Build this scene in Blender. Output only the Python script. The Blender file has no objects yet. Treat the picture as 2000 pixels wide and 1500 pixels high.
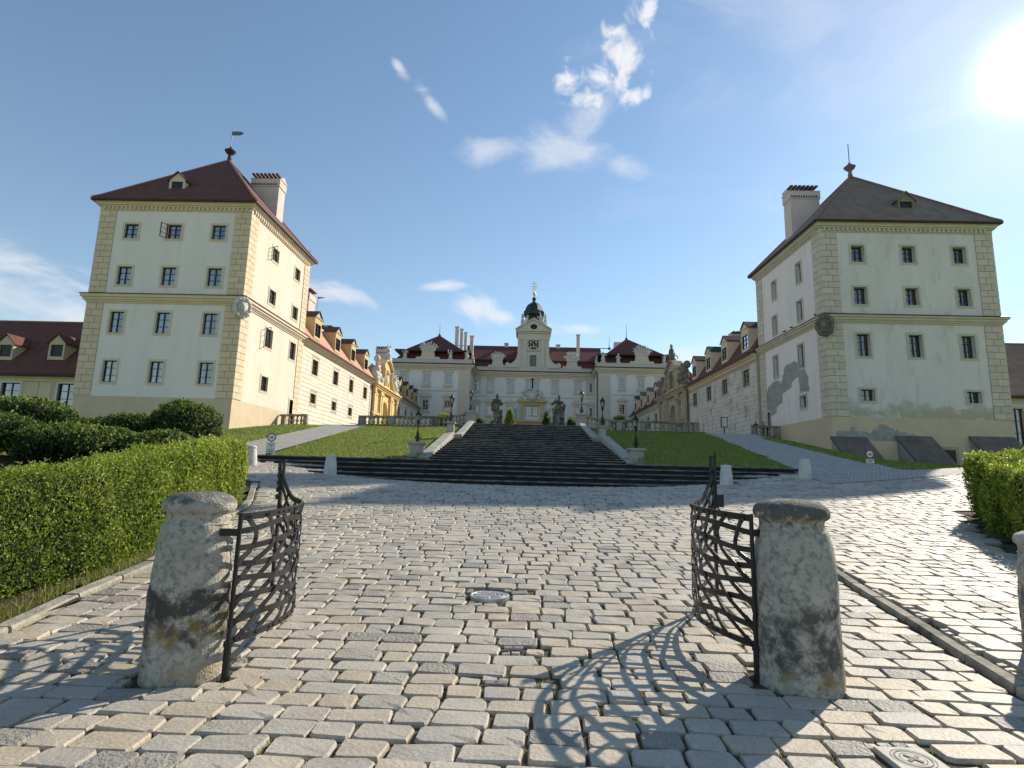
import bpy, bmesh, math, random
import numpy as np
from mathutils import Vector, Matrix
random.seed(7); RNG = np.random.default_rng(11)
R_ = math.radians
scene = bpy.context.scene
col = scene.collection
# ------------------------------------------------------------ camera
CAM_PITCH, CAM_ROLL, CAM_YAW = R_(9.1), R_(1.5), R_(1.3)
cam_d = bpy.data.cameras.new('camera'); cam = bpy.data.objects.new('camera', cam_d); col.objects.link(cam)
cam_d.sensor_width = 36.0; cam_d.lens = 36.0*1080/2000; cam_d.clip_start = 0.05; cam_d.clip_end = 3000
cam.location = (0, 0, 1.5)
cam.matrix_world = (Matrix.Translation((0, 0, 1.5)) @ Matrix.Rotation(CAM_YAW, 4, 'Z') @
                    Matrix.Rotation(R_(90)+CAM_PITCH, 4, 'X') @ Matrix.Rotation(CAM_ROLL, 4, 'Z'))
scene.camera = cam
# ------------------------------------------------------------ sky, clouds, sun
SUN_EL, SUN_AZ = R_(30.3), R_(44.9)
SUN_DIR = Vector((math.sin(SUN_AZ)*math.cos(SUN_EL), math.cos(SUN_AZ)*math.cos(SUN_EL), math.sin(SUN_EL)))
world = bpy.data.worlds.new('World'); scene.world = world; world.use_nodes = True
wt = world.node_tree; wt.nodes.clear(); WN, WL = wt.nodes, wt.links
def wmath(op, a, b=None, c=None, clamp=False):
    n = WN.new('ShaderNodeMath'); n.operation = op; n.use_clamp = clamp
    for i, v in enumerate((a, b, c)):
        if v is None: continue
        if isinstance(v, (int, float)): n.inputs[i].default_value = v
        else: WL.new(v, n.inputs[i])
    return n.outputs[0]
sky = WN.new('ShaderNodeTexSky'); sky.sky_type = 'NISHITA'; sky.sun_disc = False
sky.sun_elevation = SUN_EL; sky.sun_rotation = SUN_AZ; sky.air_density = 1.15; sky.dust_density = 0.10; sky.ozone_density = 2.5
tc = WN.new('ShaderNodeTexCoord')
sep = WN.new('ShaderNodeSeparateXYZ'); WL.new(tc.outputs['Generated'], sep.inputs[0])
AZ = wmath('ARCTAN2', sep.outputs[0], sep.outputs[1]); EL = wmath('ARCSINE', sep.outputs[2])
# the bright haze round the sun
dotn = WN.new('ShaderNodeVectorMath'); dotn.operation = 'DOT_PRODUCT'
WL.new(tc.outputs['Generated'], dotn.inputs[0]); dotn.inputs[1].default_value = SUN_DIR
dcl = wmath('MAXIMUM', dotn.outputs['Value'], 0.0)
glow = wmath('ADD', wmath('MULTIPLY', wmath('POWER', dcl, 1900.0), 24.0),
             wmath('ADD', wmath('MULTIPLY', wmath('POWER', dcl, 260.0), 1.3), wmath('MULTIPLY', wmath('POWER', dcl, 20.0), 0.45)))
def wnoise(sx, sy, scale, detail, rough, dist=0.0, off=(0, 0, 0)):
    cx = WN.new('ShaderNodeCombineXYZ')
    WL.new(wmath('MULTIPLY_ADD', AZ, sx, off[0]), cx.inputs[0]); WL.new(wmath('MULTIPLY_ADD', EL, sy, off[1]), cx.inputs[1])
    cx.inputs[2].default_value = off[2]
    n = WN.new('ShaderNodeTexNoise'); n.inputs['Scale'].default_value = scale; n.inputs['Detail'].default_value = detail
    n.inputs['Roughness'].default_value = rough; n.inputs['Distortion'].default_value = dist
    WL.new(cx.outputs[0], n.inputs['Vector']); return n.outputs['Fac']
puff = wnoise(1.0, 1.25, 24.0, 6.0, 0.55, 0.5, (0, 0, 2.0))
wisp = wnoise(0.7, 1.5, 9.0, 6.0, 0.6, 0.7, (1.0, 0, 5.0))
def sky_mask(az, el, ra, re, rot=0.0):
    a = wmath('SUBTRACT', AZ, R_(az)); e = wmath('SUBTRACT', EL, R_(el)); c, s = math.cos(R_(rot)), math.sin(R_(rot))
    u = wmath('ADD', wmath('MULTIPLY', a, c/R_(ra)), wmath('MULTIPLY', e, s/R_(ra)))
    v = wmath('SUBTRACT', wmath('MULTIPLY', e, c/R_(re)), wmath('MULTIPLY', a, s/R_(re)))
    r2 = wmath('ADD', wmath('MULTIPLY', u, u), wmath('MULTIPLY', v, v))
    return wmath('EXPONENT', wmath('MULTIPLY', r2, -1.0))
def sstep(x, lo, hi):
    n = WN.new('ShaderNodeMapRange'); n.interpolation_type = 'SMOOTHSTEP'
    WL.new(x, n.inputs[0]); n.inputs[1].default_value = lo; n.inputs[2].default_value = hi; return n.outputs[0]
def cloud(masks, noise, lo, hi, amount):
    m = masks[0]
    for k in masks[1:]: m = wmath('MAXIMUM', m, k)
    return wmath('MULTIPLY', wmath('MULTIPLY', sstep(wmath('MULTIPLY_ADD', m, 0.40, noise), lo, hi), sstep(m, 0.01, 0.30)), amount)
CL = []
CLOUD_PUFF = [(9.6, 39.2, 4.2, 3.2, 40), (4.4, 38.0, 2.2, 1.5, 35), (12.1, 36.2, 1.8, 1.2, 10), (6.8, 36.3, 2.4, 1.3, 0), (13.5, 42.6, 3.0, 1.0, 50)]
CLOUD_VEIL = [(3.2, 32.2, 8.0, 2.3, -8), (-3.7, 32.0, 5.0, 1.5, 10), (10.6, 30.3, 3.0, 1.4, -10), (6.0, 34.0, 4.5, 2.0, 25)]
CLOUD_LOW = [(-3.0, 16.2, 2.4, 1.0, -10), (-5.2, 16.8, 3.6, 1.5, -4), (-8.8, 19.0, 3.0, 0.8, 8), (-44.0, 13.4, 6.5, 2.6, -6), (-40.5, 12.2, 5.0, 2.0, -10), (-20.5, 17.4, 5.0, 1.3, -4), (5.0, 14.8, 5.0, 0.9, 0),
             (16.5, 11.6, 6.0, 1.8, 0), (42.5, 11.6, 5.0, 2.2, 10), (-10.9, 35.2, 2.2, 0.8, -35), (-15.2, 38.0, 1.4, 0.6, -30)]
cloud_a = cloud([sky_mask(*m) for m in CLOUD_PUFF], puff, 0.66, 0.98, 0.90)
cloud_b = cloud([sky_mask(*m) for m in CLOUD_VEIL], wisp, 0.64, 1.08, 0.55)
cloud_c = cloud([sky_mask(*m) for m in CLOUD_LOW], wisp, 0.62, 0.98, 0.70)
high = cloud([sky_mask(38, 40, 30, 22, 0)], wnoise(0.5, 1.2, 5.0, 6.0, 0.6, 0.8, (3, 1, 9)), 0.62, 1.12, 0.35)
cl = wmath('MAXIMUM', wmath('MAXIMUM', cloud_a, cloud_b), wmath('MAXIMUM', cloud_c, high))
tint = WN.new('ShaderNodeMix'); tint.data_type = 'RGBA'; tint.blend_type = 'MULTIPLY'; tint.inputs[0].default_value = 1.0
WL.new(sky.outputs[0], tint.inputs[6]); tint.inputs[7].default_value = (0.97, 1.03, 1.02, 1)
haze_f = wmath('MULTIPLY_ADD', wmath('EXPONENT', wmath('MULTIPLY', wmath('MAXIMUM', EL, 0.0), -4.0)), 0.32, 0.02)
hz = WN.new('ShaderNodeMix'); hz.data_type = 'RGBA'; WL.new(haze_f, hz.inputs[0]); WL.new(tint.outputs[2], hz.inputs[6]); hz.inputs[7].default_value = (5.0, 5.4, 5.7, 1)   # pale haze, thickest at the horizon
mixc = WN.new('ShaderNodeMix'); mixc.data_type = 'RGBA'; WL.new(cl, mixc.inputs[0]); WL.new(hz.outputs[2], mixc.inputs[6])
CLOUD_LIT = mixc.inputs[7]; CLOUD_LIT.default_value = (6.4, 6.4, 6.6, 1)
gcol = WN.new('ShaderNodeMix'); gcol.data_type = 'RGBA'; gcol.blend_type = 'ADD'; gcol.inputs[0].default_value = 1.0
gc = WN.new('ShaderNodeCombineColor')
for i, k in enumerate((1.0, 0.97, 0.9)): WL.new(wmath('MULTIPLY', glow, k), gc.inputs[i])
WL.new(mixc.outputs[2], gcol.inputs[6]); WL.new(gc.outputs[0], gcol.inputs[7])
bg = WN.new('ShaderNodeBackground'); bg.inputs['Strength'].default_value = 0.10
WL.new(gcol.outputs[2], bg.inputs['Color'])
wo = WN.new('ShaderNodeOutputWorld'); WL.new(bg.outputs[0], wo.inputs['Surface'])
sun_d = bpy.data.lights.new('sun', 'SUN'); sun_d.energy = 4.3; sun_d.angle = R_(0.5); sun_d.color = (1.0, 0.91, 0.76)
sun = bpy.data.objects.new('sun', sun_d); col.objects.link(sun); sun.location = (60, 60, 60)
sun.rotation_euler = (-SUN_DIR).to_track_quat('-Z', 'Y').to_euler()
scene.render.engine = 'CYCLES'
scene.cycles.max_bounces = 6; scene.cycles.diffuse_bounces = 3; scene.cycles.glossy_bounces = 3; scene.cycles.transmission_bounces = 3; scene.cycles.transparent_max_bounces = 6
vs = scene.view_settings; vs.view_transform = 'Standard'; vs.look = 'None'; vs.gamma = 1.0; vs.use_curve_mapping = False; vs.exposure = 0.57
# ------------------------------------------------------------ materials
MAT = {}
def mat(name, c1, c2=None, scale=3.0, rough=0.85, bump=0.0, bscale=None, metal=0.0, stretch=(1, 1, 1), contrast=(0.35, 0.65), detail=6.0, spec=0.3, rnd=0.0, c3=None, s3=0.8, t3=(0.55, 0.7)):
    """plain material: two colours mixed by noise, optional third colour patches, optional bump and per-object tone"""
    m = bpy.data.materials.new(name); m.use_nodes = True; t = m.node_tree; N, L = t.nodes, t.links
    b = N['Principled BSDF']; b.inputs['Roughness'].default_value = rough; b.inputs['Metallic'].default_value = metal
    b.inputs['Specular IOR Level'].default_value = spec
    tcn = N.new('ShaderNodeTexCoord'); mp = N.new('ShaderNodeMapping'); L.new(tcn.outputs['Object'], mp.inputs[0]); mp.inputs['Scale'].default_value = stretch
    oi = N.new('ShaderNodeObjectInfo'); ad = N.new('ShaderNodeVectorMath'); ad.operation = 'ADD'
    if rnd: 
        sc = N.new('ShaderNodeMath'); sc.operation = 'MULTIPLY'; L.new(oi.outputs['Random'], sc.inputs[0]); sc.inputs[1].default_value = 37.0
        L.new(mp.outputs[0], ad.inputs[0]); L.new(sc.outputs[0], ad.inputs[1]); vec = ad.outputs[0]
    else: vec = mp.outputs[0]
    nz = N.new('ShaderNodeTexNoise'); nz.inputs['Scale'].default_value = scale; nz.inputs['Detail'].default_value = detail; nz.inputs['Roughness'].default_value = 0.62; L.new(vec, nz.inputs['Vector'])
    if c2 is None: c2 = tuple(x*0.82 for x in c1)
    mr = N.new('ShaderNodeMapRange'); L.new(nz.outputs['Fac'], mr.inputs[0]); mr.inputs[1].default_value, mr.inputs[2].default_value = contrast
    mx = N.new('ShaderNodeMix'); mx.data_type = 'RGBA'; L.new(mr.outputs[0], mx.inputs[0]); mx.inputs[6].default_value = (*c1, 1); mx.inputs[7].default_value = (*c2, 1)
    out = mx.outputs[2]
    if c3 is not None:
        n3 = N.new('ShaderNodeTexNoise'); n3.inputs['Scale'].default_value = s3; n3.inputs['Detail'].default_value = 7.0; n3.inputs['Roughness'].default_value = 0.65; L.new(vec, n3.inputs['Vector'])
        r3 = N.new('ShaderNodeMapRange'); L.new(n3.outputs['Fac'], r3.inputs[0]); r3.inputs[1].default_value, r3.inputs[2].default_value = t3
        x3 = N.new('ShaderNodeMix'); x3.data_type = 'RGBA'; L.new(r3.outputs[0], x3.inputs[0]); L.new(out, x3.inputs[6]); x3.inputs[7].default_value = (*c3, 1); out = x3.outputs[2]
    if rnd:
        hv = N.new('ShaderNodeHueSaturation'); L.new(out, hv.inputs['Color'])
        vr = N.new('ShaderNodeMapRange'); L.new(oi.outputs['Random'], vr.inputs[0]); vr.inputs[3].default_value = 1-rnd; vr.inputs[4].default_value = 1+rnd
        L.new(vr.outputs[0], hv.inputs['Value']); out = hv.outputs[0]
    L.new(out, b.inputs['Base Color'])
    if bump:
        nb = N.new('ShaderNodeTexNoise'); nb.inputs['Scale'].default_value = bscale or scale*6; nb.inputs['Detail'].default_value = 5.0; L.new(vec, nb.inputs['Vector'])
        bp = N.new('ShaderNodeBump'); bp.inputs['Strength'].default_value = bump; bp.inputs['Distance'].default_value = 0.02
        L.new(nb.outputs['Fac'], bp.inputs['Height']); L.new(bp.outputs[0], b.inputs['Normal'])
    MAT[name] = m; return m
# ---- the materials of the place
mat('plaster_white', (0.81, 0.74, 0.69), (0.75, 0.685, 0.635), 0.7, 0.9, 0.05, 30, stretch=(1, 1, 0.22), c3=(0.66, 0.62, 0.55), s3=1.3, t3=(0.54, 0.80))
mat('plaster_cream', (0.70, 0.64, 0.525), (0.63, 0.57, 0.46), 0.6, 0.9, 0.06, 30, stretch=(1, 1, 0.25), c3=(0.60, 0.53, 0.40), s3=1.1, t3=(0.55, 0.80))
mat('plaster_plinth', (0.64, 0.51, 0.355), (0.56, 0.445, 0.31), 0.7, 0.9, 0.08, 25)
mat('quoin_yellow', (0.70, 0.56, 0.39), (0.64, 0.51, 0.35), 1.2, 0.9, 0.06, 25, rnd=0.06)
mat('quoin_joint', (0.30, 0.22, 0.13), None, 2.0, 0.95)
mat('quoin_pale', (0.63, 0.545, 0.445), (0.55, 0.475, 0.385), 1.2, 0.9, 0.06, 25, rnd=0.07)
mat('trim_cream', (0.70, 0.58, 0.43), (0.63, 0.515, 0.375), 1.0, 0.85, 0.04, 20)
mat('trim_pale', (0.58, 0.53, 0.43), (0.50, 0.46, 0.37), 1.0, 0.85, 0.04, 20)
mat('plaster_band', (0.70, 0.645, 0.535), (0.63, 0.575, 0.46), 0.8, 0.9, 0.05, 20)
mat('plaster_band_worn', (0.68, 0.64, 0.55), (0.54, 0.50, 0.42), 1.1, 0.9, 0.10, 15, c3=(0.30, 0.28, 0.24), s3=0.7, t3=(0.54, 0.68))
mat('groove_plaster', (0.46, 0.41, 0.31), None, 2.0, 0.95)  # darker wall plaster showing between the raised courses
mat('portal_yellow', (0.70, 0.52, 0.23), (0.62, 0.45, 0.19), 1.0, 0.85, 0.05, 15)
mat('portal_stone', (0.50, 0.43, 0.30), (0.36, 0.31, 0.22), 1.0, 0.9, 0.1, 12, c3=(0.20, 0.18, 0.14), s3=0.6)
mat('sculpture_white', (0.66, 0.63, 0.57), (0.48, 0.46, 0.42), 1.5, 0.85, 0.1, 10)
mat('sculpture_dark', (0.24, 0.21, 0.17), (0.12, 0.11, 0.09), 1.5, 0.9, 0.15, 12)
mat('statue_stone', (0.19, 0.17, 0.14), (0.05, 0.045, 0.04), 2.2, 0.9, 0.15, 25, contrast=(0.38, 0.6))
mat('roof_tile', (0.195, 0.075, 0.055), (0.135, 0.054, 0.042), 2.2, 0.8, 0.0)
mat('dormer_ochre', (0.58, 0.45, 0.25), (0.50, 0.38, 0.20), 1.0, 0.85)
mat('roof_tile_maroon', (0.175, 0.062, 0.050), (0.125, 0.046, 0.040), 2.2, 0.8, 0.0)
mat('roof_tile_sun_glare', (0.66, 0.32, 0.21), (0.56, 0.26, 0.165), 2.2, 0.7, 0.0)  # sunlit copy of the roof tile, grazing sun glare put into the colour
mat('roof_tile_worn_flare', (0.30, 0.215, 0.165), (0.22, 0.16, 0.125), 1.2, 0.85, 0.0, c3=(0.30, 0.27, 0.19), s3=0.35)  # worn tiles, lightened and greyed to carry the lens flare over this roof
mat('roof_cap', (0.30, 0.17, 0.12), (0.22, 0.12, 0.09), 3.0, 0.85)
mat('eave_dark', (0.06, 0.035, 0.03), None, 2.0, 0.7)
mat('gutter_brown', (0.10, 0.055, 0.045), None, 3.0, 0.5, metal=0.3)
mat('frame_dark', (0.022, 0.028, 0.030), None, 4.0, 0.45)
mat('frame_brown', (0.07, 0.045, 0.035), None, 4.0, 0.5)
mat('frame_white', (0.74, 0.74, 0.70), None, 4.0, 0.5)
mat('room_dark', (0.030, 0.030, 0.032), None, 2.0, 0.9)
mat('curtain', (0.62, 0.62, 0.60), (0.40, 0.40, 0.40), 6.0, 0.9, stretch=(3, 3, 0.3))
mat('door_wood', (0.10, 0.075, 0.055), (0.06, 0.045, 0.035), 3.0, 0.6)
mat('chimney_plaster', (0.66, 0.55, 0.50), (0.58, 0.48, 0.43), 1.0, 0.9, 0.05, 12)
mat('copper_dark', (0.040, 0.055, 0.048), (0.025, 0.032, 0.028), 1.5, 0.45, metal=0.4, c3=(0.10, 0.16, 0.13), s3=0.9, t3=(0.55, 0.75))
mat('gilt', (0.80, 0.55, 0.20), None, 3.0, 0.3, metal=0.9)
mat('lead_grey', (0.16, 0.17, 0.18), None, 3.0, 0.5, metal=0.5)
mat('palace_white', (0.70, 0.69, 0.65), (0.65, 0.64, 0.60), 0.4, 0.9)
mat('palace_cream', (0.60, 0.55, 0.44), (0.54, 0.49, 0.39), 0.5, 0.9)
mat('palace_beige', (0.58, 0.55, 0.47), (0.53, 0.50, 0.43), 0.5, 0.9)  # greyer cream of the string courses, parapet and clock tower
mat('portal_gold', (0.54, 0.43, 0.23), (0.45, 0.36, 0.19), 1.2, 0.85)
mat('clock_black', (0.015, 0.015, 0.015), None, 3.0, 0.5)
mat('iron', (0.010, 0.010, 0.011), (0.018, 0.018, 0.018), 14.0, 0.38, 0.15, 60, metal=0.0, spec=0.4)
mat('iron_lamp', (0.012, 0.013, 0.013), None, 8.0, 0.5, metal=0.3)
mat('bollard_white', (0.66, 0.64, 0.58), (0.50, 0.48, 0.43), 5.0, 0.9, 0.3, 30, c3=(0.34, 0.32, 0.27), s3=3.0, t3=(0.58, 0.72))
mat('balustrade_stone', (0.34, 0.31, 0.25), (0.20, 0.18, 0.14), 2.0, 0.92, 0.25, 18, c3=(0.09, 0.08, 0.065), s3=1.1, t3=(0.50, 0.66))
mat('cheek_stone', (0.44, 0.41, 0.35), (0.28, 0.26, 0.22), 2.5, 0.92, 0.25, 20, c3=(0.13, 0.12, 0.10), s3=1.4, t3=(0.52, 0.7))
mat('step_stone_shaded', (0.030, 0.030, 0.029), (0.016, 0.016, 0.016), 1.8, 0.85, 0.3, 16)  # dark stone, taken near-black to put the risers' shade into the colour
mat('step_nosing', (0.24, 0.23, 0.205), (0.07, 0.068, 0.062), 3.0, 0.8, 0.3, 16)  # worn treads, lightened as bright edges against the shaded-in risers
mat('paving_dirt', (0.11, 0.088, 0.06), (0.055, 0.045, 0.032), 9.0, 0.95, 0.8, 60, c3=(0.085, 0.095, 0.030), s3=3.0, t3=(0.55, 0.7))
mat('soil', (0.085, 0.060, 0.036), (0.050, 0.038, 0.024), 6.0, 0.95, 0.8, 40)
mat('kerb_stone', (0.40, 0.365, 0.29), (0.24, 0.22, 0.18), 5.0, 0.9, 0.7, 30, rnd=0.12, c3=(0.13, 0.12, 0.10), s3=2.2)
mat('manhole_iron', (0.58, 0.565, 0.54), (0.44, 0.43, 0.415), 12.0, 0.45, 0.3, 50, metal=0.45)
mat('plate_metal', (0.36, 0.31, 0.29), (0.26, 0.22, 0.21), 8.0, 0.4, metal=0.5)
mat('lid_stone', (0.56, 0.53, 0.46), (0.46, 0.43, 0.37), 8.0, 0.7, 0.2, 60)
mat('sign_white', (0.78, 0.78, 0.76), None, 3.0, 0.5)
mat('sign_red', (0.25, 0.035, 0.035), None, 3.0, 0.5)
mat('sign_ink', (0.03, 0.03, 0.03), None, 3.0, 0.6)
mat('pole_grey', (0.30, 0.30, 0.30), None, 3.0, 0.5, metal=0.5)
mat('grass', (0.230, 0.275, 0.055), (0.135, 0.180, 0.034), 1.3, 0.95, 0.9, 25, c3=(0.36, 0.32, 0.12), s3=0.9, t3=(0.46, 0.68))
mat('render_grey', (0.38, 0.36, 0.325), (0.28, 0.265, 0.24), 1.2, 0.95, 0.3, 14, c3=(0.46, 0.44, 0.40), s3=2.5)
mat('slab_dark', (0.19, 0.15, 0.125), (0.12, 0.096, 0.082), 1.4, 0.85, 0.3, 10)
mat('skin', (0.52, 0.32, 0.23), None, 4.0, 0.6)
mat('hair_dark', (0.025, 0.018, 0.014), None, 8.0, 0.6)
mat('cloth_dark', (0.04, 0.042, 0.055), None, 6.0, 0.9)
mat('cloth_grey', (0.17, 0.16, 0.16), None, 6.0, 0.9)
mat('pigeon_grey', (0.045, 0.045, 0.05), None, 9.0, 0.7)
mat('bark', (0.10, 0.075, 0.05), (0.06, 0.045, 0.03), 8.0, 0.95, 0.6, 20)
mat('pot_dark', (0.07, 0.05, 0.04), None, 5.0, 0.8)

def nodes_of(name): m = MAT[name]; return m, m.node_tree.nodes, m.node_tree.links, m.node_tree.nodes['Principled BSDF']
def tile_relief(name, pitch, strength):
    """courses of small roof tiles: bump running down the slope (by height) and staggered sideways"""
    m, N, L, b = nodes_of(name)
    geo = N.new('ShaderNodeNewGeometry'); sp = N.new('ShaderNodeSeparateXYZ'); L.new(geo.outputs['Position'], sp.inputs[0])
    ad = N.new('ShaderNodeMath'); L.new(sp.outputs[0], ad.inputs[0]); L.new(sp.outputs[1], ad.inputs[1])
    cb = N.new('ShaderNodeCombineXYZ'); L.new(ad.outputs[0], cb.inputs[0]); L.new(sp.outputs[2], cb.inputs[1])
    br = N.new('ShaderNodeTexBrick'); L.new(cb.outputs[0], br.inputs['Vector']); br.inputs['Scale'].default_value = 1.0
    br.inputs['Brick Width'].default_value = pitch*1.2; br.inputs['Row Height'].default_value = pitch; br.inputs['Mortar Size'].default_value = pitch*0.10
    br.inputs['Color1'].default_value = (1, 1, 1, 1); br.inputs['Color2'].default_value = (0.72, 0.70, 0.68, 1); br.inputs['Mortar'].default_value = (0.45, 0.42, 0.42, 1)
    src = b.inputs['Base Color'].links[0].from_socket
    mx = N.new('ShaderNodeMix'); mx.data_type = 'RGBA'; mx.blend_type = 'MULTIPLY'; mx.inputs[0].default_value = 0.6
    L.new(src, mx.inputs[6]); L.new(br.outputs['Color'], mx.inputs[7]); L.new(mx.outputs[2], b.inputs['Base Color'])
    bp = N.new('ShaderNodeBump'); bp.inputs['Strength'].default_value = strength; bp.inputs['Distance'].default_value = 0.03
    L.new(br.outputs['Color'], bp.inputs['Height']); L.new(bp.outputs[0], b.inputs['Normal'])
tile_relief('roof_tile', 0.17, 0.5); tile_relief('roof_tile_maroon', 0.2, 0.5); tile_relief('roof_tile_sun_glare', 0.17, 0.5); tile_relief('roof_tile_worn_flare', 0.17, 0.5)

def glass_material(name, tint, rough=0.03, transp=0.55):
    m = bpy.data.materials.new(name); m.use_nodes = True; N, L = m.node_tree.nodes, m.node_tree.links
    N.remove(N['Principled BSDF']); out = N['Material Output']
    tr = N.new('ShaderNodeBsdfTransparent'); tr.inputs[0].default_value = (*tint, 1)
    gl = N.new('ShaderNodeBsdfGlossy'); gl.inputs['Roughness'].default_value = rough
    lw = N.new('ShaderNodeLayerWeight'); lw.inputs[0].default_value = 0.35
    mr = N.new('ShaderNodeMapRange'); L.new(lw.outputs['Fresnel'], mr.inputs[0]); mr.inputs[3].default_value = 0.20; mr.inputs[4].default_value = 1.0
    mx = N.new('ShaderNodeMixShader'); L.new(mr.outputs[0], mx.inputs[0]); L.new(tr.outputs[0], mx.inputs[1]); L.new(gl.outputs[0], mx.inputs[2])
    L.new(mx.outputs[0], out.inputs[0]); MAT[name] = m
glass_material('window_glass', (0.80, 0.84, 0.88)); glass_material('lamp_glass', (0.92, 0.94, 0.95), 0.08)

def leaf_material(name, c1, c2, c3):
    m = bpy.data.materials.new(name); m.use_nodes = True; N, L = m.node_tree.nodes, m.node_tree.links
    b = N['Principled BSDF']; out = N['Material Output']; b.inputs['Roughness'].default_value = 0.5; b.inputs['Specular IOR Level'].default_value = 0.35
    at = N.new('ShaderNodeAttribute'); at.attribute_name = 'tone'
    cr = N.new('ShaderNodeValToRGB'); L.new(at.outputs['Fac'], cr.inputs[0])
    cr.color_ramp.elements[0].color = (*c1, 1); cr.color_ramp.elements[1].color = (*c3, 1)
    e = cr.color_ramp.elements.new(0.55); e.color = (*c2, 1)
    L.new(cr.outputs[0], b.inputs['Base Color'])
    tl = N.new('ShaderNodeBsdfTranslucent'); L.new(cr.outputs[0], tl.inputs[0])
    mx = N.new('ShaderNodeMixShader'); mx.inputs[0].default_value = 0.45; L.new(b.outputs[0], mx.inputs[1]); L.new(tl.outputs[0], mx.inputs[2]); L.new(mx.outputs[0], out.inputs[0])
    MAT[name] = m
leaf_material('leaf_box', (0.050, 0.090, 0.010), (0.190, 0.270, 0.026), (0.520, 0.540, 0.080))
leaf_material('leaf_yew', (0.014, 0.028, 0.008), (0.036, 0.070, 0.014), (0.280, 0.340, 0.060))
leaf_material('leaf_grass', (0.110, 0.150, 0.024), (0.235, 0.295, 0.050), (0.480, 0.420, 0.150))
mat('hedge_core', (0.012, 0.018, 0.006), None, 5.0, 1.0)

def sett_material():
    m = mat('sett', (0.545, 0.49, 0.41), (0.41, 0.365, 0.305), 7.0, 0.66, 0.0, spec=0.4)
    N, L, b = m.node_tree.nodes, m.node_tree.links, m.node_tree.nodes['Principled BSDF']
    at = N.new('ShaderNodeAttribute'); at.attribute_name = 'tone'; oi = N.new('ShaderNodeObjectInfo')
    ad = N.new('ShaderNodeMath'); ad.operation = 'ADD'; L.new(at.outputs['Fac'], ad.inputs[0]); L.new(oi.outputs['Random'], ad.inputs[1])
    fr = N.new('ShaderNodeMath'); fr.operation = 'FRACT'; L.new(ad.outputs[0], fr.inputs[0])
    cr = N.new('ShaderNodeValToRGB'); L.new(fr.outputs[0], cr.inputs[0]); E = cr.color_ramp.elements
    E[0].position = 0.0; E[0].color = (0.62, 0.64, 0.68, 1); E[1].position = 1.0; E[1].color = (1.06, 0.98, 0.86, 1)
    for p, c in ((0.06, (0.72, 0.73, 0.75)), (0.09, (0.82, 0.83, 0.84)), (0.30, (0.93, 0.94, 0.95)), (0.55, (1.0, 0.99, 0.97)), (0.75, (1.05, 1.01, 0.95)), (0.90, (0.97, 0.91, 0.83))):
        e = E.new(p); e.color = (*c, 1)
    src = b.inputs['Base Color'].links[0].from_socket
    mx = N.new('ShaderNodeMix'); mx.data_type = 'RGBA'; mx.blend_type = 'MULTIPLY'; mx.inputs[0].default_value = 1.0; L.new(src, mx.inputs[6]); L.new(cr.outputs[0], mx.inputs[7])
    geo = N.new('ShaderNodeNewGeometry')
    n2 = N.new('ShaderNodeTexNoise'); n2.inputs['Scale'].default_value = 1.3; n2.inputs['Detail'].default_value = 5; L.new(geo.outputs['Position'], n2.inputs['Vector'])
    r2 = N.new('ShaderNodeMapRange'); L.new(n2.outputs['Fac'], r2.inputs[0]); r2.inputs[1].default_value = 0.3; r2.inputs[2].default_value = 0.7; r2.inputs[3].default_value = 0.80; r2.inputs[4].default_value = 1.06
    m2 = N.new('ShaderNodeMix'); m2.data_type = 'RGBA'; m2.blend_type = 'MULTIPLY'; m2.inputs[0].default_value = 1.0; L.new(mx.outputs[2], m2.inputs[6]); L.new(r2.outputs[0], m2.inputs[7])
    n3 = N.new('ShaderNodeTexNoise'); n3.inputs['Scale'].default_value = 70; n3.inputs['Detail'].default_value = 4; L.new(geo.outputs['Position'], n3.inputs['Vector'])
    r3 = N.new('ShaderNodeMapRange'); L.new(n3.outputs['Fac'], r3.inputs[0]); r3.inputs[1].default_value = 0.30; r3.inputs[2].default_value = 0.5; r3.inputs[3].default_value = 0.78; r3.inputs[4].default_value = 1.0
    m3 = N.new('ShaderNodeMix'); m3.data_type = 'RGBA'; m3.blend_type = 'MULTIPLY'; m3.inputs[0].default_value = 1.0; L.new(m2.outputs[2], m3.inputs[6]); L.new(r3.outputs[0], m3.inputs[7])
    L.new(m3.outputs[2], b.inputs['Base Color'])
    # hewn stones are rougher than the worn smooth ones
    rg = N.new('ShaderNodeMapRange'); L.new(fr.outputs[0], rg.inputs[0]); rg.inputs[1].default_value = 0.12; rg.inputs[2].default_value = 0.06; rg.inputs[3].default_value = 0.22; rg.inputs[4].default_value = 0.7
    nb = N.new('ShaderNodeTexNoise'); nb.inputs['Scale'].default_value = 38; nb.inputs['Detail'].default_value = 6; L.new(geo.outputs['Position'], nb.inputs['Vector'])
    bp = N.new('ShaderNodeBump'); bp.inputs['Distance'].default_value = 0.03; L.new(nb.outputs['Fac'], bp.inputs['Height']); L.new(rg.outputs[0], bp.inputs['Strength']); L.new(bp.outputs[0], b.inputs['Normal'])
sett_material()

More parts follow.
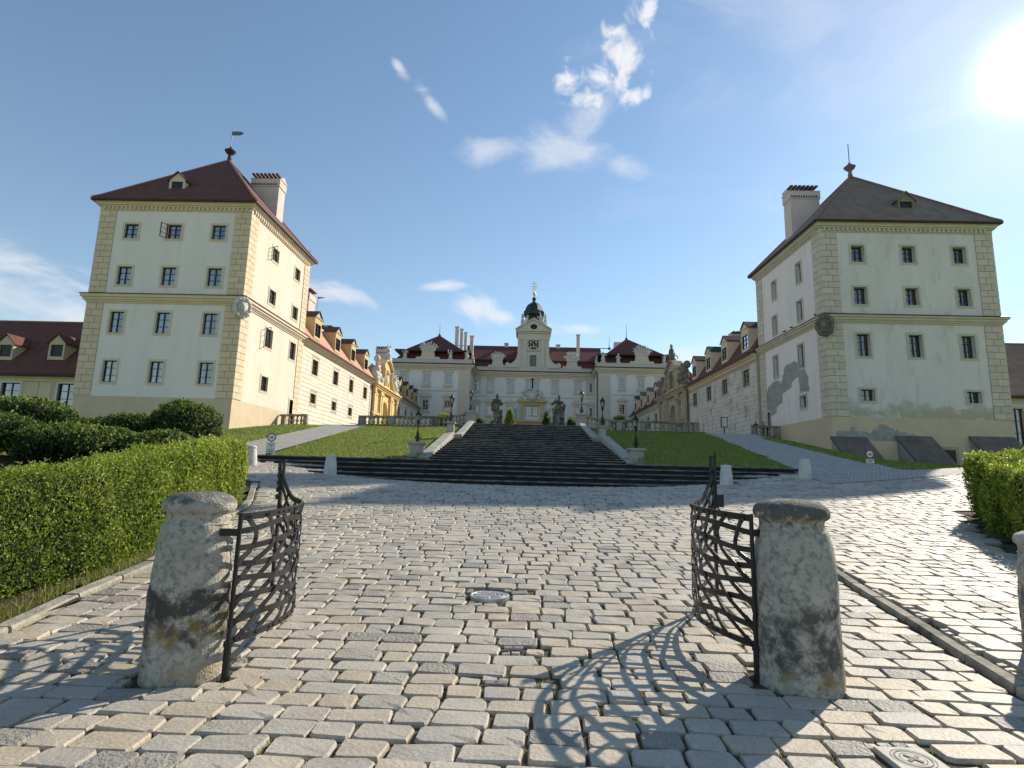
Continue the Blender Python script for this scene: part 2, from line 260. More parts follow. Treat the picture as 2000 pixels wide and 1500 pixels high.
def path_material():
    m = mat('path_setts', (0.52, 0.48, 0.42), (0.42, 0.385, 0.34), 4.0, 0.8, 0.0)
    N, L, b = m.node_tree.nodes, m.node_tree.links, m.node_tree.nodes['Principled BSDF']
    geo = N.new('ShaderNodeNewGeometry')
    br = N.new('ShaderNodeTexBrick'); L.new(geo.outputs['Position'], br.inputs['Vector']); br.inputs['Scale'].default_value = 1.0
    br.inputs['Brick Width'].default_value = 0.14; br.inputs['Row Height'].default_value = 0.11; br.inputs['Mortar Size'].default_value = 0.010
    br.inputs['Color1'].default_value = (1, 1, 1, 1); br.inputs['Color2'].default_value = (0.72, 0.72, 0.74, 1); br.inputs['Mortar'].default_value = (0.45, 0.43, 0.40, 1)
    src = b.inputs['Base Color'].links[0].from_socket
    mx = N.new('ShaderNodeMix'); mx.data_type = 'RGBA'; mx.blend_type = 'MULTIPLY'; mx.inputs[0].default_value = 0.85; L.new(src, mx.inputs[6]); L.new(br.outputs['Color'], mx.inputs[7]); L.new(mx.outputs[2], b.inputs['Base Color'])
    bp = N.new('ShaderNodeBump'); bp.inputs['Strength'].default_value = 0.8; bp.inputs['Distance'].default_value = 0.03; L.new(br.outputs['Color'], bp.inputs['Height']); L.new(bp.outputs[0], b.inputs['Normal'])
path_material()

def pillar_material(name, bands):
    """weathered limestone: dark soot belt and lichen at given heights"""
    m = mat(name, (0.54, 0.50, 0.42), (0.40, 0.37, 0.31), 4.0, 0.9, 0.8, 70, c3=(0.17, 0.16, 0.14), s3=22.0, t3=(0.47, 0.70))
    N, L, b = m.node_tree.nodes, m.node_tree.links, m.node_tree.nodes['Principled BSDF']
    tcn = N.new('ShaderNodeTexCoord'); sp = N.new('ShaderNodeSeparateXYZ'); L.new(tcn.outputs['Object'], sp.inputs[0])
    cur = b.inputs['Base Color'].links[0].from_socket
    for (z, w, colr, th, sc) in bands:
        nz = N.new('ShaderNodeTexNoise'); nz.inputs['Scale'].default_value = sc; nz.inputs['Detail'].default_value = 8; nz.inputs['Roughness'].default_value = 0.7; L.new(tcn.outputs['Object'], nz.inputs['Vector'])
        d = N.new('ShaderNodeMath'); d.operation = 'SUBTRACT'; L.new(sp.outputs[2], d.inputs[0]); d.inputs[1].default_value = z
        d2 = N.new('ShaderNodeMath'); d2.operation = 'DIVIDE'; L.new(d.outputs[0], d2.inputs[0]); d2.inputs[1].default_value = w
        d3 = N.new('ShaderNodeMath'); d3.operation = 'POWER'; d3.use_clamp = False; ab = N.new('ShaderNodeMath'); ab.operation = 'ABSOLUTE'; L.new(d2.outputs[0], ab.inputs[0]); L.new(ab.outputs[0], d3.inputs[0]); d3.inputs[1].default_value = 2.0
        mu = N.new('ShaderNodeMath'); mu.operation = 'MULTIPLY_ADD'; L.new(d3.outputs[0], mu.inputs[0]); mu.inputs[1].default_value = -0.25; L.new(nz.outputs['Fac'], mu.inputs[2])
        mr = N.new('ShaderNodeMapRange'); L.new(mu.outputs[0], mr.inputs[0]); mr.inputs[1].default_value = th; mr.inputs[2].default_value = th+0.15; mr.inputs[4].default_value = 0.90
        mx = N.new('ShaderNodeMix'); mx.data_type = 'RGBA'; L.new(mr.outputs[0], mx.inputs[0]); L.new(cur, mx.inputs[6]); mx.inputs[7].default_value = (*colr, 1); cur = mx.outputs[2]
    L.new(cur, b.inputs['Base Color'])
pillar_material('pillar_left', [(0.52, 0.13, (0.050, 0.047, 0.042), 0.33, 9.0), (0.36, 0.20, (0.075, 0.07, 0.06), 0.40, 9.0), (0.34, 0.17, (0.23, 0.165, 0.035), 0.44, 6.0), (1.30, 0.12, (0.11, 0.105, 0.095), 0.30, 14.0), (0.04, 0.10, (0.42, 0.34, 0.20), 0.44, 4.0)])
pillar_material('pillar_right', [(0.45, 0.35, (0.10, 0.095, 0.085), 0.43, 8.0), (0.25, 0.22, (0.09, 0.085, 0.07), 0.40, 9.0), (0.08, 0.12, (0.30, 0.20, 0.07), 0.47, 4.0), (1.28, 0.16, (0.10, 0.095, 0.085), 0.30, 14.0)])

def stained_wall():
    """right tower: white plaster, ochre patches of lost paint above the plinth"""
    m = mat('plaster_stained', (0.73, 0.67, 0.63), (0.66, 0.605, 0.57), 0.7, 0.9, 0.08, 25, stretch=(1, 1, 0.3), c3=(0.44, 0.41, 0.36), s3=1.2, t3=(0.53, 0.80))
    N, L, b = m.node_tree.nodes, m.node_tree.links, m.node_tree.nodes['Principled BSDF']
    geo = N.new('ShaderNodeNewGeometry'); sp = N.new('ShaderNodeSeparateXYZ'); L.new(geo.outputs['Position'], sp.inputs[0])
    cur = b.inputs['Base Color'].links[0].from_socket
    for (zt, fall, colr, sc, th, off) in ((6.1, 2.3, (0.47, 0.44, 0.38), 0.5, 0.36, 3.0), (6.1, 1.5, (0.47, 0.40, 0.27), 0.55, 0.38, 0.0), (6.1, 1.1, (0.62, 0.60, 0.55), 1.7, 0.46, 8.0)):
        mp = N.new('ShaderNodeVectorMath'); mp.operation = 'ADD'; L.new(geo.outputs['Position'], mp.inputs[0]); mp.inputs[1].default_value = (off, off, 0)
        nz = N.new('ShaderNodeTexNoise'); nz.inputs['Scale'].default_value = sc; nz.inputs['Detail'].default_value = 8; nz.inputs['Roughness'].default_value = 0.62; L.new(mp.outputs[0], nz.inputs['Vector'])
        d = N.new('ShaderNodeMapRange'); L.new(sp.outputs[2], d.inputs[0]); d.inputs[1].default_value = zt; d.inputs[2].default_value = zt+fall; d.inputs[3].default_value = 0.0; d.inputs[4].default_value = 0.36
        sb = N.new('ShaderNodeMath'); sb.operation = 'SUBTRACT'; L.new(nz.outputs['Fac'], sb.inputs[0]); L.new(d.outputs[0], sb.inputs[1])
        mr = N.new('ShaderNodeMapRange'); L.new(sb.outputs[0], mr.inputs[0]); mr.inputs[1].default_value = th; mr.inputs[2].default_value = th+0.08; mr.inputs[4].default_value = 0.85
        mx = N.new('ShaderNodeMix'); mx.data_type = 'RGBA'; L.new(mr.outputs[0], mx.inputs[0]); L.new(cur, mx.inputs[6]); mx.inputs[7].default_value = (*colr, 1); cur = mx.outputs[2]
    L.new(cur, b.inputs['Base Color'])
stained_wall()

# ------------------------------------------------------------ object helpers
Z3 = Vector((0, 0, 1))
def wloc(o):
    v = Vector((0, 0, 0))
    while o is not None: v = v + Vector(o.location); o = o.parent
    return v
def tag(o, label=None, cat=None, group=None, kind=None):
    for k, v in (('label', label), ('category', cat), ('group', group), ('kind', kind)):
        if v: o[k] = v
    return o
def thing(name, loc, label, cat, group=None):
    o = bpy.data.objects.new(name, None); o.empty_display_size = 0.2; col.objects.link(o); o.location = loc
    return tag(o, label, cat, group)
def inst(name, mesh, parent, loc, scale=(1, 1, 1), rot=(0, 0, 0)):
    o = bpy.data.objects.new(name, mesh); col.objects.link(o)
    o.parent = parent; o.location = Vector(loc) - (wloc(parent) if parent else Vector((0, 0, 0))); o.scale = scale; o.rotation_euler = rot
    return o
def copy_tree(o, parent, loc=None):
    c = o.copy(); col.objects.link(c); c.parent = parent
    if loc is not None: c.location = loc
    for ch in list(o.children): copy_tree(ch, c)
    return c
class Face:
    """a wall plane: u runs along it, v is height, n sticks out"""
    def __init__(s, O, U, N): s.O, s.U, s.N = Vector(O), Vector(U), Vector(N)
    def p(s, u, v, n=0.0): return s.O + s.U*u + Z3*v + s.N*n
class MB:
    def __init__(s): s.v = []; s.f = []; s.m = []
    def add(s, vs, fs, mi=0):
        b = len(s.v); s.v += [tuple(x) for x in vs]; s.f += [tuple(i+b for i in f) for f in fs]; s.m += [mi]*len(fs); return s
    BOX = [(0, 3, 2, 1), (4, 5, 6, 7), (0, 1, 5, 4), (1, 2, 6, 5), (2, 3, 7, 6), (3, 0, 4, 7)]
    def box(s, x0, x1, y0, y1, z0, z1, mi=0):
        return s.add([(x0, y0, z0), (x1, y0, z0), (x1, y1, z0), (x0, y1, z0), (x0, y0, z1), (x1, y0, z1), (x1, y1, z1), (x0, y1, z1)], s.BOX, mi)
    def pbox(s, F, u0, u1, v0, v1, n0, n1, mi=0):
        return s.add([F.p(u0, v0, n0), F.p(u1, v0, n0), F.p(u1, v0, n1), F.p(u0, v0, n1), F.p(u0, v1, n0), F.p(u1, v1, n0), F.p(u1, v1, n1), F.p(u0, v1, n1)], s.BOX, mi)
    def quad(s, a, b, c, d, mi=0): return s.add([a, b, c, d], [(0, 1, 2, 3)], mi)
    def prism(s, A, B, mi=0):
        n = len(A); return s.add(list(A)+list(B), [tuple(range(n))[::-1], tuple(range(n, 2*n))] + [(i, (i+1) % n, n+(i+1) % n, n+i) for i in range(n)], mi)
    def pext(s, F, poly, n0, n1, mi=0): return s.prism([F.p(u, v, n0) for u, v in poly], [F.p(u, v, n1) for u, v in poly], mi)
    def lathe(s, prof, c=(0, 0, 0), n=16, mi=0, rot=0.0, sx=1.0, sy=1.0):
        vs = []; fs = []
        for r, z in prof:
            for k in range(n):
                a = 2*math.pi*k/n+rot; vs.append((c[0]+r*math.cos(a)*sx, c[1]+r*math.sin(a)*sy, c[2]+z))
        for i in range(len(prof)-1):
            for k in range(n): fs.append((i*n+k, i*n+(k+1) % n, (i+1)*n+(k+1) % n, (i+1)*n+k))
        fs.append(tuple(range(n))[::-1]); fs.append(tuple((len(prof)-1)*n+k for k in range(n)))
        return s.add(vs, fs, mi)
    def tube(s, pts, r, n=6, mi=0):
        pts = [Vector(p) for p in pts]; vs = []; fs = []; rr = r if isinstance(r, (list, tuple)) else [r]*len(pts)
        for i, p in enumerate(pts):
            d = (pts[min(i+1, len(pts)-1)]-pts[max(i-1, 0)]).normalized()
            a = d.cross(Z3 if abs(d.z) < 0.95 else Vector((1, 0, 0))).normalized(); b = d.cross(a)
            for k in range(n):
                t = 2*math.pi*k/n; vs.append(p+(a*math.cos(t)+b*math.sin(t))*rr[i])
        for i in range(len(pts)-1):
            for k in range(n): fs.append((i*n+k, i*n+(k+1) % n, (i+1)*n+(k+1) % n, (i+1)*n+k))
        fs.append(tuple(range(n))[::-1]); fs.append(tuple((len(pts)-1)*n+k for k in range(n)))
        return s.add(vs, fs, mi)
    def ball(s, c, r, mi=0, n=8, m=5):
        prof = [(max(1e-3, math.cos(t))*1.0, math.sin(t)) for t in [(-0.5+i/m)*math.pi for i in range(m+1)]]
        r = r if isinstance(r, (tuple, list)) else (r, r, r); vs = []; fs = []
        for a, z in prof:
            for k in range(n): t = 2*math.pi*k/n; vs.append((c[0]+a*r[0]*math.cos(t), c[1]+a*r[1]*math.sin(t), c[2]+z*r[2]))
        for i in range(m):
            for k in range(n): fs.append((i*n+k, i*n+(k+1) % n, (i+1)*n+(k+1) % n, (i+1)*n+k))
        return s.add(vs, fs, mi)
    def wall(s, F, u0, u1, v0, v1, holes=(), depth=0.22, mi=0):
        us = sorted({u0, u1, *[h[0] for h in holes], *[h[1] for h in holes]}); vv = sorted({v0, v1, *[h[2] for h in holes], *[h[3] for h in holes]})
        us = [u for u in us if u0 <= u <= u1]; vv = [v for v in vv if v0 <= v <= v1]
        for i in range(len(us)-1):
            for j in range(len(vv)-1):
                cu, cv = (us[i]+us[i+1])/2, (vv[j]+vv[j+1])/2
                if any(h[0] < cu < h[1] and h[2] < cv < h[3] for h in holes): continue
                s.quad(F.p(us[i], vv[j]), F.p(us[i+1], vv[j]), F.p(us[i+1], vv[j+1]), F.p(us[i], vv[j+1]), mi)
        for a, b, c, d in holes:
            for p, q in (((a, c), (b, c)), ((b, c), (b, d)), ((b, d), (a, d)), ((a, d), (a, c))):
                s.quad(F.p(*p), F.p(*q), F.p(*q, -depth), F.p(*p, -depth), mi)
        return s
    def mesh(s, name, mats, off=None, smooth=False):
        me = bpy.data.meshes.new(name)
        vs = s.v if off is None else [(x-off[0], y-off[1], z-off[2]) for x, y, z in s.v]
        me.from_pydata(vs, [], s.f)
        for m in (mats if isinstance(mats, (list, tuple)) else [mats]): me.materials.append(MAT[m])
        if any(s.m): me.polygons.foreach_set('material_index', s.m)
        if smooth: me.polygons.foreach_set('use_smooth', [True]*len(me.polygons))
        return me
    def build(s, name, mats, parent=None, smooth=False, bevel=0.0, label=None):
        off = wloc(parent) if parent else None
        o = bpy.data.objects.new(name, s.mesh(name, mats, off, smooth)); col.objects.link(o); o.parent = parent
        if bevel:
            b = o.modifiers.new('bevel', 'BEVEL'); b.width = bevel; b.segments = 2; b.limit_method = 'ANGLE'; b.angle_limit = R_(40)
        if label: o['label'] = label
        return o
def remeshed(mb, name, mats, parent, voxel, smooth_it=4, disp=0.0, dscale=0.1):
    """melt overlapping blobs into one continuous surface"""
    o = mb.build(name, mats, parent, smooth=True)
    r = o.modifiers.new('remesh', 'REMESH'); r.mode = 'VOXEL'; r.voxel_size = voxel; r.use_smooth_shade = True
    if smooth_it: k = o.modifiers.new('smooth', 'SMOOTH'); k.iterations = smooth_it; k.factor = 0.5
    dg = bpy.context.evaluated_depsgraph_get(); dg.update(); me = bpy.data.meshes.new_from_object(o.evaluated_get(dg)); me.name = name
    o.modifiers.clear(); o.data = me
    if not me.materials: 
        for m in (mats if isinstance(mats, (list, tuple)) else [mats]): me.materials.append(MAT[m])
    return o
def capsule(mb, a, ra, b, rb, n=8):
    a, b = Vector(a), Vector(b); k = 4
    mb.ball(a, ra, n=n); mb.ball(b, rb, n=n)
    mb.tube([a+(b-a)*i/k for i in range(k+1)], [ra+(rb-ra)*i/k for i in range(k+1)], n)
def np_mesh(name, V, F, mats, parent=None, tone=None, smooth=False):
    """big mesh from arrays; F is (n,4) or (n,3)"""
    me = bpy.data.meshes.new(name); V = np.asarray(V, np.float32); F = np.asarray(F, np.int32); k = F.shape[1]
    if parent is not None: V = V - np.array(wloc(parent), np.float32)
    me.vertices.add(len(V)); me.vertices.foreach_set('co', V.ravel())
    me.loops.add(F.size); me.loops.foreach_set('vertex_index', F.ravel())
    me.polygons.add(len(F)); me.polygons.foreach_set('loop_start', np.arange(0, F.size, k, dtype=np.int32)); me.polygons.foreach_set('loop_total', np.full(len(F), k, np.int32))
    me.update(calc_edges=True)
    if tone is not None:
        a = me.attributes.new('tone', 'FLOAT', 'FACE'); a.data.foreach_set('value', np.asarray(tone, np.float32))
    me.polygons.foreach_set('use_smooth', np.full(len(F), bool(smooth)))
    me.materials.append(MAT[mats]); o = bpy.data.objects.new(name, me); col.objects.link(o); o.parent = parent; return o
def leaves(name, P, Nrm, size, matn, parent, spread=0.7, tone_bias=None, aspect=0.55):
    """one pointed, folded leaf per point (2 quads)"""
    n = len(P); Nrm = Nrm + RNG.normal(0, spread, (n, 3)); Nrm /= np.linalg.norm(Nrm, axis=1, keepdims=True)
    t = RNG.normal(0, 1, (n, 3)) + np.array([0, 0, 0.5]); t -= (t*Nrm).sum(1, keepdims=True)*Nrm; t /= np.linalg.norm(t, axis=1, keepdims=True)
    b = np.cross(Nrm, t); s = (size*RNG.uniform(0.6, 1.35, (n, 1)))
    V = np.stack([P-t*s*0.1, P+t*s*0.5+b*s*aspect*0.5+Nrm*s*0.10, P+t*s*1.05, P+t*s*0.5-b*s*aspect*0.5+Nrm*s*0.10], 1).reshape(-1, 3)
    i = np.arange(n)[:, None]*4; F = i+np.array([[0, 1, 2, 3]])
    tone = np.clip(RNG.normal(0.45, 0.22, n) + (0 if tone_bias is None else tone_bias), 0, 1)
    o = np_mesh(name, V, F, matn, parent, tone); o['kind'] = 'stuff'; return o
# ============================================================ ground
def smooth01(t): t = np.clip(t, 0, 1); return t*t*(3-2*t)
def z_plaza(X, Y):
    X = np.asarray(X, float); Y = np.asarray(Y, float); d = Y-4.5
    return 0.0405*(d+np.sqrt(d*d+1.0)) + 0.0045*np.minimum(X*X, 260)*smooth01((Y-10)/8)
def z_upper(X, Y):
    X = np.asarray(X, float); Y = np.asarray(Y, float)
    z = 1.85+0.165*(np.minimum(Y, 34)-20)+0.045*np.maximum(Y-34, 0)
    drop = np.where(X > 0, 1.3, 0.65)*smooth01((np.abs(X)-13.8)/8)*smooth01((Y-20)/9)*(1-smooth01((Y-40.5)/6))
    return z-drop-0.04*np.clip(np.abs(X)-22, 0, 14)*smooth01((Y-22)/8)
def z_ground(X, Y):
    t = smooth01((np.asarray(Y, float)-18.0)/2.6)
    return z_plaza(X, np.minimum(Y, 20.6))*(1-t)+z_upper(X, np.maximum(Y, 20.0))*t
def sheet(name, xs, ys, matn, dz, keep=None, parent=None, jitter=0.0):
    xs, ys = np.asarray(xs, float), np.asarray(ys, float); X, Y = np.meshgrid(xs, ys); Z = z_ground(X, Y)+dz
    if jitter: Z = Z+RNG.normal(0, jitter, Z.shape)
    V = np.stack([X, Y, Z], -1).reshape(-1, 3); nx = len(xs); i, j = np.meshgrid(np.arange(len(xs)-1), np.arange(len(ys)-1)); a = (j*nx+i).ravel()
    F = np.stack([a, a+1, a+1+nx, a+nx], 1)
    if keep is not None:
        cx = X.ravel()[F].mean(1); cy = Y.ravel()[F].mean(1); F = F[keep(cx, cy)]
    used = np.unique(F); rm = np.zeros(len(V), int); rm[used] = np.arange(len(used))
    return np_mesh(name, V[used], rm[F], matn, parent, smooth=True)
gx = np.concatenate([[-900, -400, -200, -120, -80], np.arange(-60, 60.1, 1.0), [80, 120, 200, 400, 900]])
gy = np.concatenate([[-300, -120, -40, -20], np.arange(-10, 60, 1.0), np.arange(60, 141, 4.0), [200, 400, 1200]])
tag(sheet('ground', gx, gy, 'grass', -0.10), kind='structure')
# --- edges of the paved area
def poly_x(pts): ys = [p[1] for p in pts]; xs = [p[0] for p in pts]; return lambda Y: np.interp(Y, ys, xs)
KERB_L = poly_x([(-4.25, -2), (-4.30, 3), (-4.40, 4.9), (-4.58, 5.9), (-4.70, 7.2), (-6.05, 12.4), (-7.3, 15.2), (-9.6, 17.2), (-10.2, 20)])
KERB_R = poly_x([(3.30, 1.5), (3.62, 4.2), (3.92, 5.75), (4.22, 7.7), (4.77, 9.9), (5.4, 12.0)])
HEDGE_R = poly_x([(7.0, 5.0), (7.7, 8.6), (8.3, 9.8), (9.5, 12.0), (10.4, 13.4), (30, 13.9)])
def paved(X, Y):
    return (X > KERB_L(Y)+0.02) & (X < HEDGE_R(Y)) & (Y > -3.5) & (Y < np.where(np.abs(X) < 7.0, 18.9, np.where(np.abs(X) < 9.7, 19.8, 21.0))) & (X < 20) & ~((X > 14.2) & (Y > 17.4))
plaza = sheet('plaza', np.arange(-14, 20.01, 0.35), np.arange(-4, 21.1, 0.35), 'paving_dirt', -0.026, paved, jitter=0.004); tag(plaza, kind='structure')
bed_l = sheet('flower_bed', np.arange(-24, -4.0, 0.4), np.arange(-3, 15.6, 0.4), 'soil', 0.02, lambda X, Y: (X < KERB_L(Y)-0.05)); tag(bed_l, kind='structure')
bed_r = sheet('flower_bed', np.arange(6.5, 20.01, 0.4), np.arange(3.5, 14.1, 0.4), 'soil', -0.01, lambda X, Y: (X > HEDGE_R(Y)+0.2)); tag(bed_r, kind='structure')
# --- the sloping paths either side of the lawns and the terrace they reach
PL_IN, PL_OUT = poly_x([(-9.4, 19.5), (-9.6, 34), (-11, 60)]), poly_x([(-12.2, 17.5), (-12.2, 34), (-18.4, 47), (-21, 60)])
PR_IN, PR_OUT = poly_x([(9.6, 19.5), (11.0, 32.5), (11.5, 60)]), poly_x([(14.4, 17.3), (13.9, 20), (13.6, 22), (13.6, 31.5), (18.6, 47), (21.5, 60)])
path_l = sheet('path', np.arange(-22, -8.9, 0.4), np.arange(18.2, 110, 0.6), 'path_setts', 0.012, lambda X, Y: (X < PL_IN(Y)) & (X > PL_OUT(Y))); tag(path_l, kind='structure')
path_r = sheet('path', np.arange(9, 22.6, 0.4), np.arange(17.2, 110, 0.6), 'path_setts', 0.012, lambda X, Y: (X > PR_IN(Y)) & (X < PR_OUT(Y))); tag(path_r, kind='structure')
terrace = sheet('terrace', np.arange(-11, 11.6, 0.5), np.arange(34.4, 110, 1.0), 'path_setts', 0.10, None); tag(terrace, kind='structure')
lawn_l = sheet('lawn', np.arange(-9.6, -3.3, 0.3), np.arange(19.9, 33.9, 0.3), 'grass', 0.03, lambda X, Y: (X > PL_IN(Y)+0.05) & (X < -3.7)); tag(lawn_l, kind='structure')
lawn_r = sheet('lawn', np.arange(3.9, 11.3, 0.3), np.arange(19.9, 33.9, 0.3), 'grass', 0.03, lambda X, Y: (X < PR_IN(Y)-0.05) & (X > 4.0)); tag(lawn_r, kind='structure')

# ============================================================ setts
MANHOLE = (-0.33, 6.37, 0.225); LID = (2.16, 3.33, 0.135); PLATES = [(-0.04, 4.88), (-0.15, 4.18)]
PILLARS = [(-2.42, 4.22), (2.08, 4.42), (4.50, 5.02)]
OCT = [(-1, -.72), (-.86, -1), (.86, -1), (1, -.72), (1, .72), (.86, 1), (-.86, 1), (-1, .72)]
def sett_arrays(rng, wob):
    """unit sett: 3 rings of 8 vertices, crowned top"""
    o = np.array(OCT)*(1+rng.normal(0, wob, (8, 2))); R = []
    for k, z in ((1.0, -1.0), (0.982, -0.17), (0.925, 0.0)): R.append(np.c_[o*k, np.full(8, z)+(rng.normal(0, 0.035, 8) if z > -.5 else 0)])
    R.append(np.array([[0, 0, 0.015]]))
    return np.concatenate(R)
SF = []
for r in range(2):
    for k in range(8): SF.append((r*8+k, r*8+(k+1) % 8, (r+1)*8+(k+1) % 8, (r+1)*8+k))
SFQ = np.array(SF); STOP = np.array([(16+k, 16+(k+1) % 8, 24) for k in range(8)])
SETT_PROTO = []
for i in range(14):
    A = sett_arrays(RNG, 0.055); me = bpy.data.meshes.new('sett')
    me.from_pydata([tuple(x) for x in A], [], [tuple(x) for x in SFQ]+[tuple(x) for x in STOP]); me.materials.append(MAT['sett'])
    SETT_PROTO.append(me)
setts = []
Y = 2.35; row = 0
while Y < 20.6:
    pitch = 0.198+0.035*float(smooth01((Y-3.5)/5)); yc = Y+pitch/2
    x = float(KERB_L(yc))+0.10+RNG.uniform(0, 0.03); xmax = min(1.02*yc+2.2, 19.5)
    if x < -(1.02*yc+1.6): x = -(1.02*yc+1.6)+RNG.uniform(0, .2)
    while x < xmax:
        side = x > float(KERB_R(yc)) and yc < 12
        L = RNG.uniform(0.22, 0.40)*(1.0 if yc < 9 else 1.1); kq = float(KERB_R(yc))
        if yc < 12 and x < kq-.15 and x+L > kq-.24: L = max(.08, kq-.115-x)
        xc = x+L/2
        gapx, gapy = RNG.uniform(0.008, 0.022), RNG.uniform(0.006, 0.014)
        yj = yc+0.025*math.sin(xc*0.7+row*0.1)*min(1, yc/8)+0.006*RNG.normal()
        ok = bool(paved(np.array(xc), np.array(yj))) and xc+L/2 < float(HEDGE_R(yj))
        kk = int((yj+.1-18.05)/.38)
        if yj > 17.95 and abs(xc-.12) < 9.6+.22*(4-min(4, max(0, kk))) and float(z_ground(xc, yj))+.03 < 1.90-.165*(4-min(4, max(0, kk))): ok = False
        if yj > 19.2 and abs(xc) < 9.6: ok = False
        kr = float(KERB_R(yj))
        if yj < 12 and kr-0.10-L/2 < xc < kr+0.10+L/2: ok = False
        if (xc-MANHOLE[0])**2+(yj-MANHOLE[1])**2 < (MANHOLE[2]+L*0.42)**2 and abs(yj-MANHOLE[1]) < 0.30: ok = False
        if abs(xc-LID[0]) < LID[2]+L*0.5 and abs(yj-LID[1]) < LID[2]+pitch*0.42: ok = False
        for (px, py) in PLATES:
            if abs(xc-px) < 0.09+L*0.5 and abs(yj-py) < pitch*0.5: ok = False
        for (px, py) in PILLARS:
            if (xc-px)**2+(yj-py)**2 < ((0.30 if px < 4 else .16)+L*0.28)**2: ok = False
        if ok:
            raised = 0.03*max(0.0, 1-max(0, yj-6)/6) if (xc > kr and yj < 12) else 0.0
            setts.append((xc, yj, L-gapx, pitch-gapy, raised, RNG.uniform(0, 1), RNG.normal(0, 0.010), RNG.normal(0, 0.013), RNG.normal(0, 0.013), RNG.uniform(-0.004, 0.005)))
        x += L
    Y += pitch; row += 1
# small filler stones wherever a gap is left round covers, plates, pillars and kerbs
RX0, RY0, RS = -5.4, 2.4, 0.02; occ = np.zeros((360, 540), bool)   # [y, x]
gyy, gxx = np.mgrid[0:360, 0:540]; gX, gY = RX0+gxx*RS, RY0+gyy*RS
occ |= (gX < KERB_L(gY)+.10) | (np.abs(gX-KERB_R(gY)) < .10) | ((gX-MANHOLE[0])**2+(gY-MANHOLE[1])**2 < (MANHOLE[2]+.01)**2) | ((np.abs(gX-LID[0]) < LID[2]+.01) & (np.abs(gY-LID[1]) < LID[2]+.01))
for (px, py) in PLATES: occ |= (np.abs(gX-px) < .085) & (np.abs(gY-py) < .04)
for (px, py) in PILLARS: occ |= (gX-px)**2+(gY-py)**2 < .30**2
def cells(x, y, L, W): return slice(max(0, int((y-W/2-RY0)/RS)), max(0, int((y+W/2-RY0)/RS)+1)), slice(max(0, int((x-L/2-RX0)/RS)), max(0, int((x+L/2-RX0)/RS)+1))
for s in setts:
    if s[1] < 9.6: occ[cells(*s[:4])] = True
for (L, W) in ((.20, .15), (.15, .12), (.11, .09), (.075, .06)):
    for iy, ix in zip(*np.nonzero(~occ)):
        if occ[iy, ix] or iy > 350 or ix > 525: continue
        x, y = RX0+ix*RS+L/2, RY0+iy*RS+W/2; c = cells(x, y, L, W)
        if not occ[c].any():
            occ[c] = True; setts.append((x, y, L-.006, W-.006, 0.03*max(0.0, 1-max(0, y-6)/6) if x > float(KERB_R(y)) else 0.0, RNG.choice([.08, .2, .5, .6, .7]), RNG.normal(0, .05), RNG.normal(0, .03), RNG.normal(0, .03), RNG.uniform(-.012, -.002)))
setts.sort(key=lambda s: s[1]+0.15*abs(s[0]))
def visible_px(s):
    x, y = s[0], s[1]; return y > 2.75 and abs(x) < 0.93*y+0.3
ind, rest = [], []
for s in setts:
    (ind if (len(ind) < 290 and visible_px(s)) else rest).append(s)
def slope_at(x, y, e=0.1): return (float(z_ground(x+e, y))-float(z_ground(x-e, y)))/(2*e), (float(z_ground(x, y+e))-float(z_ground(x, y-e)))/(2*e)
for (x, y, L, W, up, tone, rz, tx, ty, dz) in ind:
    sx, sy = slope_at(x, y); o = inst('sett', random.choice(SETT_PROTO), plaza, (x, y, float(z_ground(x, y))+up+dz), (L/2, W/2, 0.085), (math.atan(sy)+tx, -math.atan(sx)+ty, rz))
A = np.array(rest); n = len(A); proto = np.stack([sett_arrays(RNG, 0.06) for _ in range(40)]); pk = RNG.integers(0, 40, n)
P = proto[pk]*np.stack([A[:, 2]/2, A[:, 3]/2, np.full(n, 0.085)], 1)[:, None, :]
c, s_ = np.cos(A[:, 6])[:, None], np.sin(A[:, 6])[:, None]; px, py = P[..., 0]*c-P[..., 1]*s_, P[..., 0]*s_+P[..., 1]*c
wx, wy = px+A[:, 0][:, None], py+A[:, 1][:, None]
wz = z_ground(wx, wy)+P[..., 2]+A[:, 4][:, None]+A[:, 9][:, None]+px*A[:, 8][:, None]+py*A[:, 7][:, None]
V = np.stack([wx, wy, wz], -1).reshape(-1, 3); base = (np.arange(n)*25)[:, None, None]
Fq = (base+SFQ[None]).reshape(-1, 4); Ft = (base+STOP[None]).reshape(-1, 3)
# quads and fans as one triangle soup
F3 = np.concatenate([Fq[:, [0, 1, 2]], Fq[:, [0, 2, 3]], Ft]); tone = np.concatenate([np.repeat(A[:, 5], 16), np.repeat(A[:, 5], 16), np.repeat(A[:, 5], 8)])
o = np_mesh('setts', V, F3, 'sett', plaza, tone); o['kind'] = 'stuff'

